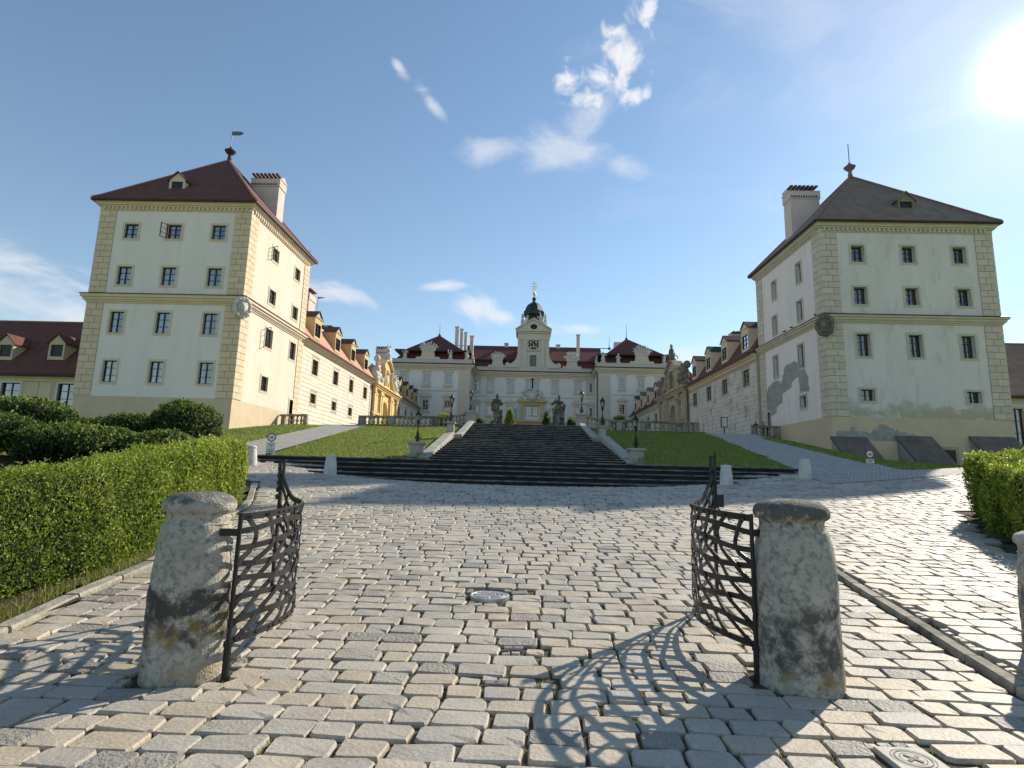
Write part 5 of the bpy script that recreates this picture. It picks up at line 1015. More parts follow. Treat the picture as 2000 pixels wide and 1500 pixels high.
mb.build('clock_ornament', 'sculpture_white', PAL)
mb = MB()
for k in range(11): mb.ball(TF.p(.55+.25*k, 27.95+.22*abs(math.sin(k*1.3)), .2), .2, n=6, m=4)
mb.build('swag', 'sculpture_white', PAL, smooth=True)
MB().lathe([(2.9, 0), (2.85, .6), (2.3, 1.4), (1.75, 2.3), (1.55, 3.1), (1.7, 3.9), (2.45, 4.35), (2.5, 5.1), (2.2, 5.35), (2.0, 6.0), (1.6, 6.7), (1.0, 7.2), (.45, 7.5), (.33, 8.0), (.5, 8.25), (.45, 8.5), (.2, 8.7)], (tx, 121.6, 32.4), 8, rot=math.pi/8).build('cupola', 'copper_dark', PAL)
MB().lathe([(.1, 0), (.14, .5), (.38, .85), (.38, 1.05), (.14, 1.4), (.06, 1.9)], (tx, 121.6, 41.0), 10).build('finial_ball', 'gilt', PAL, smooth=True)
mb = MB(); c = (tx, 121.6, 42.8); mb.tube([(tx, 121.6, 42.6), (tx, 121.6, 45.0)], .05, 5)
for s in (-1, 1):
    for zc, w, h in ((44.05, .62, .42), (43.35, .5, .3)): mb.tube([(tx+s*(w/2-w/2*math.cos(t)), 121.6, zc+h*math.sin(t)) for t in [2*math.pi*k/14 for k in range(15)]], .045, 4)
mb.tube([(tx-.2, 121.6, 44.85), (tx+.2, 121.6, 44.85)], .05, 4); mb.build('finial_ornament', 'gilt', PAL)
for s in (-1, 1):
    x = tx+s*2.55; MB().box(x-.35, x+.35, 119.6, 120.3, 32.6, 35.0).lathe([(.28, 0), (.36, .3), (.15, .6), (.32, .9), (.2, 1.3), (.28, 1.5), (.05, 1.75)], (x, 119.95, 35.0), 8).build('vase', 'sculpture_white', PAL)
    mb = MB(); r = random.Random(8+s)
    capsule(mb, TF.p(tx+s*2.0, 34.1, .2), .42, TF.p(tx+s*1.45, 35.2, .2), .30); mb.ball(TF.p(tx+s*1.4, 35.75, .2), .24); capsule(mb, TF.p(tx+s*2.0, 34.0, .2), .3, TF.p(tx+s*2.9, 33.5, .25), .18); capsule(mb, TF.p(tx+s*1.5, 35.1, .2), .16, TF.p(tx+s*(.8 if s > 0 else 2.2), 35.6, .3), .1)
    for k in range(6): mb.ball(TF.p(tx+s*r.uniform(1.3, 2.8), r.uniform(33.6, 34.6), .3), r.uniform(.18, .34), n=6, m=4)
    if s > 0: mb.tube([TF.p(tx+1.7, 35.0, .1), TF.p(tx+1.25, 36.9, .1)], [.25, .04], 5).tube([TF.p(tx+1.9, 35.0, .1), TF.p(tx+2.3, 36.3, .1)], [.2, .04], 5)
    mb.build('reclining_figure', 'sculpture_white', PAL, smooth=True)
# golden portal with arms over it
MB().pbox(FC, -.75, -.1, 12.6, 16.6, 0, .7).pbox(FC, 3.6, 4.25, 12.6, 16.6, 0, .7).pbox(FC, -1.4, 4.9, 16.6, 17.0, 0, 1.0).pbox(FC, -.2, 3.7, 16.0, 16.6, 0, .5).pext(FC, [(-1.5, 17.0), (5.0, 17.0), (3.9, 17.45), (-.4, 17.45)], 0, .9).build('portal_frame', 'portal_gold', PAL)
MB().pbox(FC, -3.0, 6.6, 12.2, 12.6, 0, 1.6).pbox(FC, -2.4, 6.0, ZB, 12.2, 0, 1.1).build('balcony', 'portal_gold', PAL)
mb = MB().pext(FC, [(.75, 17.2), (.6, 18.6), (1.0, 19.1), (1.75, 18.9), (2.5, 19.1), (2.9, 18.6), (2.75, 17.2), (1.75, 16.6)], .3, 1.1); r = random.Random(3)
for k in range(24): mb.ball(FC.p(1.75+r.choice([-1, 1])*r.uniform(1.1, 2.2), 17.3+r.uniform(0, 1.5), .7), r.uniform(.2, .38), n=6, m=4)
for k in range(5): mb.ball(FC.p(.75+.5*k, 19.3+.2*math.sin(k*1.6), .7), .3, n=6, m=4)
mb.build('coat_of_arms', 'sculpture_white', PAL, smooth=True)
for u in (-2.3, 5.9): vase_figure(PAL, Face((0, 117.9, 0), (1, 0, 0), (0, -1, 0)), u, 12.6, 3.0)
MB().tube([(15.0, 112.9, 8), (15.0, 112.9, 23.2)], .11, 6).build('drainpipe', 'gutter_brown', PAL)
# ============================================================ gate pillars
def gate_pillar(x, y, label, m, seed, h=1.27, r0=.268, r1=.228):
    z = float(z_ground(x, y)); p = thing('gate_pillar', (x, y, z-.01), label, 'stone pillar', None)
    rr = random.Random(seed); n = 40; prof = [(r0, -.10), (r0, .03), (r0*.995, .30), (r0*.985, .55), (r0*.955, .75), (r0*.915, .92), (r1*1.02, 1.02), (r1*1.0, 1.055), (r1*.985, 1.07)]
    mb = MB(); vs = []; fs = []; ph = [rr.uniform(0, 6) for _ in range(5)]
    dense = []
    for (a, za), (b, zb) in zip(prof[:-1], prof[1:]):
        k = max(1, int((zb-za)/.045)); dense += [(a+(b-a)*i/k, za+(zb-za)*i/k) for i in range(k)]
    dense.append(prof[-1])
    for r, zz in dense:
        for k in range(n):
            t = 2*math.pi*k/n; e = .006*math.sin(3*t+ph[0]+zz*3)+.004*math.sin(7*t+ph[1]-zz*9)+.003*math.sin(13*t+zz*31+ph[2])+rr.gauss(0, .0022)
            vs.append((x+(r+e)*math.cos(t), y+(r+e)*math.sin(t), z+zz*h/1.31))
    for i in range(len(dense)-1):
        for k in range(n): fs.append((i*n+k, i*n+(k+1) % n, (i+1)*n+(k+1) % n, (i+1)*n+k))
    mb.add(vs, fs); mb.build('shaft', m, p, smooth=True)
    cap = [(r1*.985, 1.07), (r1*.935, 1.078), (r1*.915, 1.10), (r1*.905, 1.135), (r1*.93, 1.152), (r1*1.02, 1.163), (r1*1.075, 1.185), (r1*1.085, 1.212), (r1*1.04, 1.245), (r1*.93, 1.27), (r1*.72, 1.293), (r1*.4, 1.306), (.002, 1.31)]
    mb = MB(); vs = []; fs = []
    for r, zz in cap:
        for k in range(n):
            t = 2*math.pi*k/n; e = (.007*math.sin(2*t+ph[3])+.004*math.sin(5*t+ph[4])+rr.gauss(0, .0014))*min(1, r/.1); vs.append((x+(r+e)*math.cos(t), y+(r+e)*math.sin(t), z+zz*h/1.31+rr.gauss(0, .001)))
    for i in range(len(cap)-1):
        for k in range(n): fs.append((i*n+k, i*n+(k+1) % n, (i+1)*n+(k+1) % n, (i+1)*n+k))
    mb.add(vs, fs); mb.build('cap', m, p, smooth=True)
    return p
gate_pillar(*PILLARS[0], 'thick stone gate pillar with black soot belt and yellow lichen', 'pillar_left', 1)
gate_pillar(*PILLARS[1], 'thick grey stone gate pillar beside the raised kerb, without lichen', 'pillar_right', 2, 1.32, .298, .250)
gate_pillar(*PILLARS[2], 'slimmer stone pillar standing on the raised pavement opposite the hedge', 'pillar_right', 3, 1.05, .20, .17)
for i, (x, y) in enumerate(PILLARS[:2]):   # broken flat stones packed round the pillar feet
    for k in range(11):
        a = 2*math.pi*k/11+.2; r = RNG.uniform(.40, .50); px, py = x+r*math.cos(a), y+r*math.sin(a)
        inst('packing_stone', random.choice(SETT_PROTO), plaza, (px, py, float(z_ground(px, py))-.014), (RNG.uniform(.06, .12), RNG.uniform(.035, .07), .06), (RNG.normal(0, .06), RNG.normal(0, .06), a+math.pi/2+RNG.normal(0, .3)))
# ============================================================ wrought-iron gates
def gate(label, sx, hinge, far, bulge, ztop, zbot, zfin, pillar_x, lock):
    hx, hy = hinge; fx, fy = far; z0 = float(z_ground(hx, hy)); g = thing('iron_gate', (hx, hy, z0), label, 'iron gate', None)
    def plan(s): return Vector((hx+(fx-hx)*s-sx*bulge*math.sin(math.pi*min(1, s))**0.9, hy+(fy-hy)*s, 0))
    def nrm(s): d = (plan(min(1, s+.01))-plan(max(0, s-.01))).normalized(); return Vector((-d.y, d.x, 0))*1.0
    def tz(s): return ztop+.06*s+(zfin-ztop-.22)*max(0, (s-.80)/.20)**2.2
    def P(s, t, off=0.0): p = plan(s)+nrm(s)*off; p.z = zbot+(tz(s)-zbot)*t; return p
    def ribbon(mb, pts, offs, w, th):
        Q = [P(s, t, o) for (s, t), o in zip(pts, offs)]; vs = []; fs = []; n = len(Q)
        for i in range(n):
            d = (Q[min(i+1, n-1)]-Q[max(i-1, 0)]).normalized(); N = nrm(pts[i][0]); b = d.cross(N).normalized()
            for a, c in ((1, 1), (-1, 1), (-1, -1), (1, -1)): vs.append(Q[i]+b*a*w/2+N*c*th/2)
        for i in range(n-1):
            for k in range(4): fs.append((i*4+k, i*4+(k+1) % 4, i*4+4+(k+1) % 4, i*4+4+k))
        fs += [(0, 1, 2, 3), tuple(n*4-4+k for k in (3, 2, 1, 0))]; mb.add(vs, fs)
    S = [i/24 for i in range(25)]
    for nm, t, w in (('top_rail', 1.0, .052), ('bottom_rail', 0.0, .046)):
        mb = MB(); ribbon(mb, [(s, t) for s in S], [0]*25, w, .014); mb.build(nm, 'iron', g)
    HL = (.17, .34, .51, .73, .88)
    for i, t in enumerate((.14, .31, .47, .62, .77, .90)):
        mb = MB(); ribbon(mb, [(s, t+.03*math.sin(s*8+i*1.1)-.02*s) for s in S], [(.009*math.sin(s*20+i*math.pi)) for s in S], .042, .009); mb.build('woven_strap', 'iron', g)
    rv = MB()
    for i in range(10):
        s0 = .03+.108*i; pts = []
        for k in range(21):
            t = 1-k/20; s = s0+.05*math.sin(math.pi*min(1, (1-t)/.40)) - (.44*max(0, (.72-t)/.72)**1.15)
            if 0 <= s <= .985: pts.append((s, t))
            elif s < 0 and pts: pts.append((0.0, t)); break
        if len(pts) > 3:
            mb = MB(); ribbon(mb, pts, [(.010*math.cos(k*1.15+i*math.pi)) for k in range(len(pts))], .038, .009); mb.build('diagonal_strap', 'iron', g)
            for j in range(0, len(pts), 4): rv.ball(P(*pts[j], .010), .0085, n=6, m=3); rv.ball(P(*pts[j], -.010), .0085, n=6, m=3)
    for s in S[1::2]: rv.ball(P(s, 1, .010), .010, n=6, m=3); rv.ball(P(s, 1, -.010), .010, n=6, m=3); rv.ball(P(s, 0, .010), .009, n=6, m=3); rv.ball(P(s, 0, -.010), .009, n=6, m=3)
    rv.build('rivets', 'iron', g)['kind'] = 'stuff'
    b = P(0, 0); MB().tube([(b.x, b.y, z0-.05), (b.x, b.y, z0+.20)], .026, 8).tube([(b.x, b.y, z0+.20), (b.x, b.y, z0+.235)], .034, 8).tube([(b.x, b.y, z0+.235), (b.x, b.y, ztop+.03)], .017, 8).build('hinge_post', 'iron', g)
    e = P(1, 0); zt = zfin; mb = MB().box(e.x-.015, e.x+.015, e.y-.020, e.y+.020, zbot-.03, zt-.30)
    for q in (0, 1): mb.prism([(e.x-.028+.03*q, e.y-.02, zt-.32), (e.x-.002+.03*q, e.y-.02, zt-.32), (e.x+.004+.044*q-.02, e.y-.02, zt), (e.x-.045+.05*q, e.y-.02, zt)], [(e.x-.028+.03*q, e.y+.012, zt-.32), (e.x-.002+.03*q, e.y+.012, zt-.32), (e.x+.004+.044*q-.02, e.y+.012, zt), (e.x-.045+.05*q, e.y+.012, zt)])
    for k in range(5): mb.ball((e.x-.03, e.y-.005, zt-.10-.075*k), (.022, .02, .030), n=6, m=4)
    mb.box(e.x-.05, e.x+.035, e.y-.024, e.y+.016, zt-.022, zt); mb.build('latch_stile', 'iron', g)
    s_ = 1 if pillar_x > hx else -1; x0 = hx; x1 = pillar_x
    MB().box(min(x0, x1), max(x0, x1), b.y-.02, b.y+.02, ztop-.135, ztop-.085).build('hinge_bracket', 'iron', g)
    if lock: MB().box(e.x+.01, e.x+.10, e.y-.02, e.y+.03, ztop-.02, ztop+.12).tube([(e.x+.03, e.y, ztop-.02), (e.x+.06, e.y, ztop-.06), (e.x+.13, e.y, ztop-.07), (e.x+.16, e.y, ztop-.16)], .011, 6).build('lock_box', 'iron', g); MB().tube([(e.x+.03, e.y+.02, ztop+.1), (e.x+.03, e.y+.02, zfin+.06)], .012, 6).build('drop_bolt', 'iron', g)
    return g
gate('black wrought-iron gate leaf hung on the lichen-stained pillar, swung open', -1, (-2.065, 4.14), (-2.60, 6.02), .34, 1.125, .265, 1.58, -2.20, False)
gate('black wrought-iron gate leaf with lock box hung on the plain grey pillar', 1, (1.775, 4.42), (2.14, 6.32), .35, 1.20, .275, 1.74, 1.88, True)
# ============================================================ white bollards
BP = MB().lathe([(.205, -.1), (.205, .02), (.200, .15), (.185, .33), (.165, .48), (.160, .50), (.152, .515), (.155, .53), (.168, .545), (.170, .575), (.155, .605), (.10, .625), (.02, .632)], (0, 0, 0), 20).mesh('bollard', 'bollard_white', smooth=True)
for i, (x, y, lab) in enumerate([(-9.1, 18.5, 'white stone bollard at the step ends by the path past the double-plate sign'), (-6.27, 18.15, 'white stone bollard before the dark steps, sunlit, below the left lawn'),
                                 (6.5, 18.0, 'white stone bollard before the dark steps below the shaded lawn'), (9.25, 18.5, 'white stone bollard at the step ends by the shaded path')]):
    o = inst('bollard', BP, None, (x, y, float(z_ground(x, y))+.01), (1, 1, 1)); tag(o, lab.replace('left lawn', 'sunny lawn'), 'bollard', 'white bollards along the steps')
# ============================================================ lamps
def lamp(x, y, z, total, ped, label, pw=.24):
    """iron lantern on a scrolled post; ped = height of its stone pedestal (0: stands on a pier)"""
    g = thing('street_lamp', (x, y, z), label, 'street lamp', 'lamps beside the stairs'); h = total-ped; zb = z+ped; k = h/1.28
    if ped:
        MB().box(x-pw-.05, x+pw+.05, y-pw-.05, y+pw+.05, z-.25, z+.12).box(x-pw, x+pw, y-pw, y+pw, z+.12, zb-.09).box(x-pw-.07, x+pw+.07, y-pw-.07, y+pw+.07, zb-.09, zb).build('pedestal', 'cheek_stone', g, bevel=.012)
        mb = MB(); F = Face((x, y-pw, 0), (1, 0, 0), (0, -1, 0)); ring(mb, F, -pw*.62, pw*.62, z+.2, zb-.17, .03, 0, .015); mb.build('pedestal_panel', 'cheek_stone', g)
    MB().lathe([(.10*k, 0), (.10*k, .03*k), (.05*k, .06*k), (.045*k, .12*k), (.028*k, .20*k), (.020*k, .42*k), (.034*k, .45*k), (.020*k, .48*k), (.020*k, .66*k), (.052*k, .68*k), (.055*k, .80*k), (.03*k, .82*k)], (x, y, zb), 10).build('pole', 'iron_lamp', g, smooth=False)
    mb = MB()
    for q in range(4):
        a = math.pi/4+math.pi/2*q; pts = [(.02, .40), (.06, .36), (.075, .28), (.05, .22), (.07, .14), (.12, .10), (.145, .15), (.12, .20), (.095, .17)]
        mb.tube([(x+r*k*math.cos(a), y+r*k*math.sin(a), zb+zz*k) for r, zz in pts], .010*k, 5)
    mb.build('scroll_bracket', 'iron_lamp', g)
    z1, z2 = zb+.82*k, zb+1.06*k; mb = MB()
    for q in range(6):
        a = math.pi/3*q; mb.tube([(x+.058*k*math.cos(a), y+.058*k*math.sin(a), z1), (x+.105*k*math.cos(a), y+.105*k*math.sin(a), z2)], .007*k, 4)
    mb.lathe([(.064*k, 0), (.064*k, .018*k)], (x, y, z1-.012*k), 6).build('lantern_frame', 'iron_lamp', g)
    MB().lathe([(.056*k, 0), (.100*k, z2-z1)], (x, y, z1), 6).build('lantern_glass', 'lamp_glass', g)
    MB().lathe([(.014*k, 0), (.014*k, .11*k), (.02*k, .13*k), (.004*k, .16*k)], (x, y, z1), 8).build('burner', 'sign_white', g)
    MB().lathe([(.125*k, 0), (.13*k, .02*k), (.10*k, .055*k), (.055*k, .095*k), (.045*k, .12*k), (.05*k, .135*k), (.02*k, .15*k), (.03*k, .175*k), (.012*k, .195*k), (.004*k, .22*k)], (x, y, z2), 6).build('lantern_roof', 'iron_lamp', g)
    return g
lamp(-3.98, 20.85, 1.93, 1.88, .62, 'iron lantern on a stone pedestal where the stairs begin, against the sunny lawn')
lamp(4.22, 20.85, 1.95, 1.85, .56, 'iron lantern on a stone pedestal where the stairs begin, against the shaded lawn')
lamp(-3.62, 27.5, 3.12, 2.25, .80, 'iron lantern on a slim pedestal halfway up the stairs, sunny-lawn side', .17)
lamp(3.92, 27.5, 3.12, 2.25, .78, 'iron lantern on a slim pedestal halfway up the stairs, shaded-lawn side', .17)
lamp(-3.42, 35.4, 5.33, 1.46, 0, 'iron lantern standing on the balustrade pier near the bearded cloaked statue'.replace('bearded ', ''))
lamp(3.72, 35.4, 5.33, 1.56, 0, 'iron lantern standing on the balustrade pier near the bare-shouldered statue')
# ============================================================ balustrades
BAL = MB().lathe([(.075, 0), (.075, .04), (.045, .06), (.035, .09), (.075, .19), (.085, .25), (.060, .33), (.036, .40), (.048, .43), (.036, .46), (.075, .50), (.075, .53)], (0, 0, 0), 10).mesh('baluster', 'balustrade_stone', smooth=True)
def balustrade(label, pts, h, piers, bot=None, pitch=.265, thick=.24):
    """pts: (x, y, z) base line; a rail on vase balusters with solid piers at the given points and in between"""
    c = Vector(pts[0]).lerp(Vector(pts[-1]), .5); g = thing('balustrade', c, label, 'balustrade')
    for i in range(len(pts)-1):
        a, b = Vector(pts[i]), Vector(pts[i+1]); d = b-a; L = Vector((d.x, d.y, 0)).length; t = Vector((d.x, d.y, 0)).normalized(); n = Vector((-t.y, t.x, 0)); F = None
        def seg(name, z0, z1, w, m='balustrade_stone'):
            A = [a+n*w/2+Z3*z0, a-n*w/2+Z3*z0, a-n*w/2+Z3*z1, a+n*w/2+Z3*z1]; B = [p+d for p in A]; return MB().prism(A, B).build(name, m, g, bevel=.012)
        seg('plinth', -(bot or .5), h*.20, thick); seg('rail', h*.865, h, thick*1.12)
        nb = max(2, int(L/pitch)); s = (h*.66)/.53
        for k in range(nb):
            f = (k+.5)/nb
            if any(abs(f*L-pp) < .22 for pp in piers.get(i, [])): continue
            p = a+d*f; inst('baluster', BAL, g, (p.x, p.y, p.z+h*.20), (s*1.25, s*1.25, s))
        for pp in piers.get(i, []):
            p = a+d*(pp/L); A = [p+t*q*.17+n*w*thick*.58+Z3*(h*.2) for q, w in ((-1, -1), (1, -1), (1, 1), (-1, 1))]; B = [v+Z3*h*.66 for v in A]; MB().prism(A, B).build('pier', 'balustrade_stone', g)
    return g
balustrade('weathered stone balustrade above the sunny lawn, curving to the stairs', [(-10.2, 34.0, 3.95), (-5.35, 34.0, 4.02), (-4.3, 34.55, 4.2), (-3.55, 35.5, 4.42)], .80, {0: [.17, 2.05, 4.75], 1: [], 2: []})
balustrade('weathered stone balustrade above the shaded lawn, curving to the stairs', [(10.72, 34.0, 4.02), (5.72, 34.0, 4.06), (4.6, 34.55, 4.22), (3.85, 35.5, 4.42)], .80, {0: [.17, 1.2, 3.1, 4.85], 1: [], 2: []})
for x, lab in ((-3.42, 'square stone pier ending the balustrade beside the cloaked statue'), (3.72, 'square stone pier ending the balustrade beside the bare-shouldered statue')):
    p = thing('stair_pier', (x, 35.4, 4.3), lab, 'stone pier'); MB().box(x-.33, x+.33, 35.1, 35.7, 4.1, 5.20).build('shaft', 'cheek_stone', p, bevel=.015); MB().box(x-.40, x+.40, 35.03, 35.77, 5.20, 5.335).build('coping', 'cheek_stone', p, bevel=.015)
balustrade('short stone balustrade by the side door of the yellow-quoined tower', [(-21.4, 48.0, 4.92), (-18.95, 48.0, 5.0)], 1.10, {0: [.35, 2.3]}, bot=.8, pitch=.31)
balustrade('short stone balustrade with two people behind it by the weathered tower', [(22.0, 48.0, 4.95), (19.6, 48.0, 5.0)], 1.08, {0: [.3, 2.2]}, bot=.8, pitch=.31)
# ============================================================ statues
def statue(x, y, z, label, pose):
    g = thing('statue', (x, y, z), label, 'statue', 'statues at the top of the stairs'); mb = MB()
    MB().box(x-.44, x+.44, y-.4, y+.4, z-.05, z+.16).box(x-.36, x+.36, y-.33, y+.33, z+.16, z+.30).build('base', 'statue_stone', g, bevel=.02)
    h = z+.28; s = 1.0
    def q(a, b, c): return (x+a*s, y+b*s, h+c*s)
    if pose == 0:   # cloaked, head bowed, arms folded before the body, child or bundle at the side
        capsule(mb, q(-.10, -.06, .05), .10, q(-.10, -.10, .50), .13); capsule(mb, q(-.10, -.10, .50), .13, q(-.06, 0, .92), .17)
        capsule(mb, q(.12, .02, .05), .09, q(.13, .0, .48), .12); capsule(mb, q(.13, 0, .48), .12, q(.06, 0, .92), .17)
        capsule(mb, q(0, 0, .92), .20, q(.0, .0, 1.32), .22); capsule(mb, q(-.16, 0, 1.36), .13, q(.16, 0, 1.36), .13); capsule(mb, q(0, 0, 1.42), .09, q(.02, -.04, 1.52), .08)
        mb.ball(q(.03, -.06, 1.64), (.105, .12, .14)); mb.ball(q(.02, .02, 1.66), (.145, .14, .17)); mb.ball(q(.03, -.175, 1.63), .03)
        capsule(mb, q(-.22, 0, 1.36), .11, q(-.27, -.06, 1.08), .10); capsule(mb, q(-.27, -.06, 1.08), .10, q(.05, -.22, 1.04), .07)
        capsule(mb, q(.22, 0, 1.36), .11, q(.30, -.08, 1.10), .09); capsule(mb, q(.30, -.08, 1.10), .09, q(.38, -.24, 1.18), .06)
        for k in range(9): a = -.34+.055*k; capsule(mb, q(a, .12-.1*abs(a), .75+.06*(k % 3)), .07, q(a*.8, .08, 1.36), .10)
        capsule(mb, q(-.30, .05, .78), .12, q(-.26, .04, 1.2), .14); capsule(mb, q(.30, .1, .05), .10, q(.28, .06, .55), .12); mb.ball(q(.30, .04, .68), .10)
        for k in range(6): capsule(mb, q(-.18+.07*k, -.15, .25+.05*(k % 2)), .035, q(-.12+.05*k, -.17, .98), .05)
    else:           # bare shoulders, one hand raised to the shoulder, drapery round the hips
        capsule(mb, q(-.08, -.08, .06), .085, q(-.10, -.12, .50), .115); capsule(mb, q(-.10, -.12, .50), .115, q(-.08, 0, .92), .16)
        capsule(mb, q(.14, .04, .06), .08, q(.13, .0, .50), .11); capsule(mb, q(.13, 0, .50), .11, q(.07, 0, .92), .16)
        capsule(mb, q(.0, 0, .90), .20, q(.02, 0, 1.28), .18); capsule(mb, q(-.18, 0, 1.36), .105, q(.20, 0, 1.34), .105); capsule(mb, q(.02, 0, 1.42), .075, q(.03, -.02, 1.54), .07)
        mb.ball(q(.04, -.04, 1.66), (.105, .12, .135)); mb.ball(q(.04, .02, 1.71), (.125, .125, .11)); mb.ball(q(.045, -.155, 1.64), .026)
        capsule(mb, q(-.22, 0, 1.36), .085, q(-.42, -.05, 1.18), .075); capsule(mb, q(-.42, -.05, 1.18), .075, q(-.20, -.10, 1.44), .055); mb.ball(q(-.20, -.10, 1.50), .06)
        capsule(mb, q(.24, 0, 1.34), .085, q(.42, -.02, 1.10), .075); capsule(mb, q(.42, -.02, 1.10), .075, q(.38, -.08, .84), .055); mb.ball(q(.37, -.1, .79), .055)
        for k in range(11): a = -.30+.06*k; capsule(mb, q(a*.9, -.14+.02*(k % 3), .30+.08*(k % 2)), .045, q(a*.75, -.10, .96+.03*(k % 2)), .075)
        capsule(mb, q(-.32, .02, .85), .11, q(.30, -.06, 1.0), .10); capsule(mb, q(.34, .08, .06), .10, q(.32, .06, .8), .10); capsule(mb, q(-.28, .06, .06), .13, q(-.26, .05, .34), .12)
    remeshed(mb, 'figure', 'statue_stone', g, .022, 2)
    return g
statue(-1.78, 36.5, 4.56, 'weathered stone statue of a cloaked figure with folded arms by the stairs', 0)
statue(2.30, 36.5, 4.58, 'dark stone statue of a bare-shouldered figure with one hand raised by the stairs', 1)
# ============================================================ signs
def ban_sign(x, y, z, zc, plates, label, r=.165):
    g = thing('traffic_sign', (x, y, z), label, 'traffic sign'); F = Face((x, y, 0), (1, 0, 0), (0, -1, 0))
    MB().tube([(x, y+.03, z-.1), (x, y+.03, zc+r)], .022, 8).build('post', 'pole_grey', g)
    def disc(name, m, rr, n0, n1): return MB().pext(F, [(rr*math.cos(t), zc+rr*math.sin(t)) for t in [2*math.pi*k/32 for k in range(32)]], n0, n1).build(name, m, g)
    disc('rim', 'sign_red', r, .0, .010); disc('disc', 'sign_white', r*.78, .0105, .013)
    mb = MB()
    for s in (-1, 1): mb.tube([F.p(s*.042+.026*math.cos(t), zc-.02+.026*math.sin(t), .016) for t in [2*math.pi*k/12 for k in range(13)]], .0045, 4)
    for a, b in (((-.042, -.02), (-.012, .022)), ((-.012, .022), (.03, .022)), ((.03, .022), (.042, -.02)), ((-.012, .022), (.004, -.02)), ((.004, -.02), (.03, .022)), ((.03, .022), (.024, .042)), ((.012, .042), (.036, .042))): mb.tube([F.p(a[0], zc+a[1], .016), F.p(b[0], zc+b[1], .016)], .0045, 4)
    mb.build('bicycle_symbol', 'sign_ink', g)
    v = zc-r-.02
    for rows in plates:
        p = MB().pbox(F, -.17, .17, v-.20, v, 0, .010).build('text_plate', 'sign_white', g); mb = MB(); ring(mb, F, -.155, .155, v-.185, v-.015, .006, .0102, .0125)
        for i, (ws) in enumerate(rows):
            u = -sum(ws)/2-.006*(len(ws)-1)
            for w in ws: mb.pbox(F, u, u+w, v-.065-.055*i-.012, v-.065-.055*i+.012, .0102, .0125); u += w+.014
        mb.build('lettering', 'sign_ink', p); v -= .215
    return g
ban_sign(-9.3, 20.35, 1.90, 2.56, [[(.08, .10), (.10,)], [(.07, .09), (.09, .05), (.06,)]], 'round no-cycling sign with two text plates at the tip of the sunny lawn')
ban_sign(12.42, 20.35, 1.92, 2.50, [[(.08, .12), (.11,)]], 'round no-cycling sign with one text plate on grass below the weathered tower') if False else ban_sign(13.9, 22.6, 2.26, 2.60, [[(.08, .12), (.11,)]], 'round no-cycling sign with one text plate on grass below the weathered tower', .17)
g = thing('notice_board', (14.42, 40, 4.4), 'small notice board on a post beside the stained wing', 'notice board'); zg = float(z_ground(14.42, 40)); g.location.z = zg
MB().tube([(14.42, 40, zg-.1), (14.42, 40, 5.15)], .045, 6).build('post', 'frame_brown', g); MB().box(14.18, 14.66, 39.93, 40.0, 5.09, 5.85).build('board', 'frame_brown', g); MB().box(14.24, 14.60, 39.915, 39.928, 5.15, 5.79).build('notice', 'trim_pale', g)
# ============================================================ two people and the pigeons
def person(x, y, z, label, cloth, hairlong):
    g = thing('person', (x, y, z), label, 'person'); mb = MB()
    def q(a, b, c): return (x+a, y+b, z+c)
    for s in (-1, 1):
        capsule(mb, q(s*.10, 0, .06), .05, q(s*.095, 0, .46), .065); capsule(mb, q(s*.095, 0, .46), .065, q(s*.085, 0, .86), .09); capsule(mb, q(s*.10, -.02, .04), .045, q(s*.10, -.16, .04), .04)
        capsule(mb, q(s*.19, 0, 1.32), .06, q(s*.25, -.06, 1.06), .05); capsule(mb, q(s*.25, -.06, 1.06), .05, q(s*.12, -.30, 1.02), .036)
    capsule(mb, q(0, 0, .88), .14, q(0, 0, 1.28), .155); capsule(mb, q(-.15, 0, 1.33), .07, q(.15, 0, 1.33), .07); remeshed(mb, 'body', cloth, g, .025, 2)
    mb = MB(); capsule(mb, q(0, 0, 1.38), .055, q(0, -.02, 1.46), .05); mb.ball(q(0, -.03, 1.56), (.075, .09, .11)); mb.ball(q(0, -.125, 1.55), .016); remeshed(mb, 'head', 'skin', g, .016, 1)
    mb = MB(); mb.ball(q(0, .02, 1.60), (.10, .105, .105)); 
    if hairlong: capsule(mb, q(0, .05, 1.58), .095, q(0, .07, 1.40), .08)
    remeshed(mb, 'hair', 'hair_dark', g, .018, 1)
person(20.35, 48.75, 4.85, 'person with dark curly hair looking over the short balustrade', 'cloth_dark', True)
person(20.98, 48.75, 4.80, 'person with short dark hair standing behind the short balustrade', 'cloth_grey', False)
def pigeon(x, y, z, rz, label):
    g = thing('pigeon', (x, y, z), label, 'pigeon', 'pigeons on the string course'); mb = MB(); d = Vector((math.cos(rz), math.sin(rz), 0)); c = Vector((x, y, z+.11))
    capsule(mb, c-d*.06, .055, c+d*.06+Z3*.02, .065, 7); capsule(mb, c+d*.08+Z3*.04, .04, c+d*.11+Z3*.12, .03, 7); mb.ball(c+d*.12+Z3*.14, .032, n=7); capsule(mb, c-d*.08, .035, c-d*.22-Z3*.02, .02, 6); capsule(mb, c+d*.14+Z3*.14, .010, c+d*.175+Z3*.135, .005, 5)
    n_ = Vector((-d.y, d.x, 0))
    for s in (-1, 1): capsule(mb, c+n_*.02*s-Z3*.04, .010, c+n_*.02*s-Z3*.11, .008, 5)
    remeshed(mb, 'body', 'pigeon_grey', g, .012, 1)
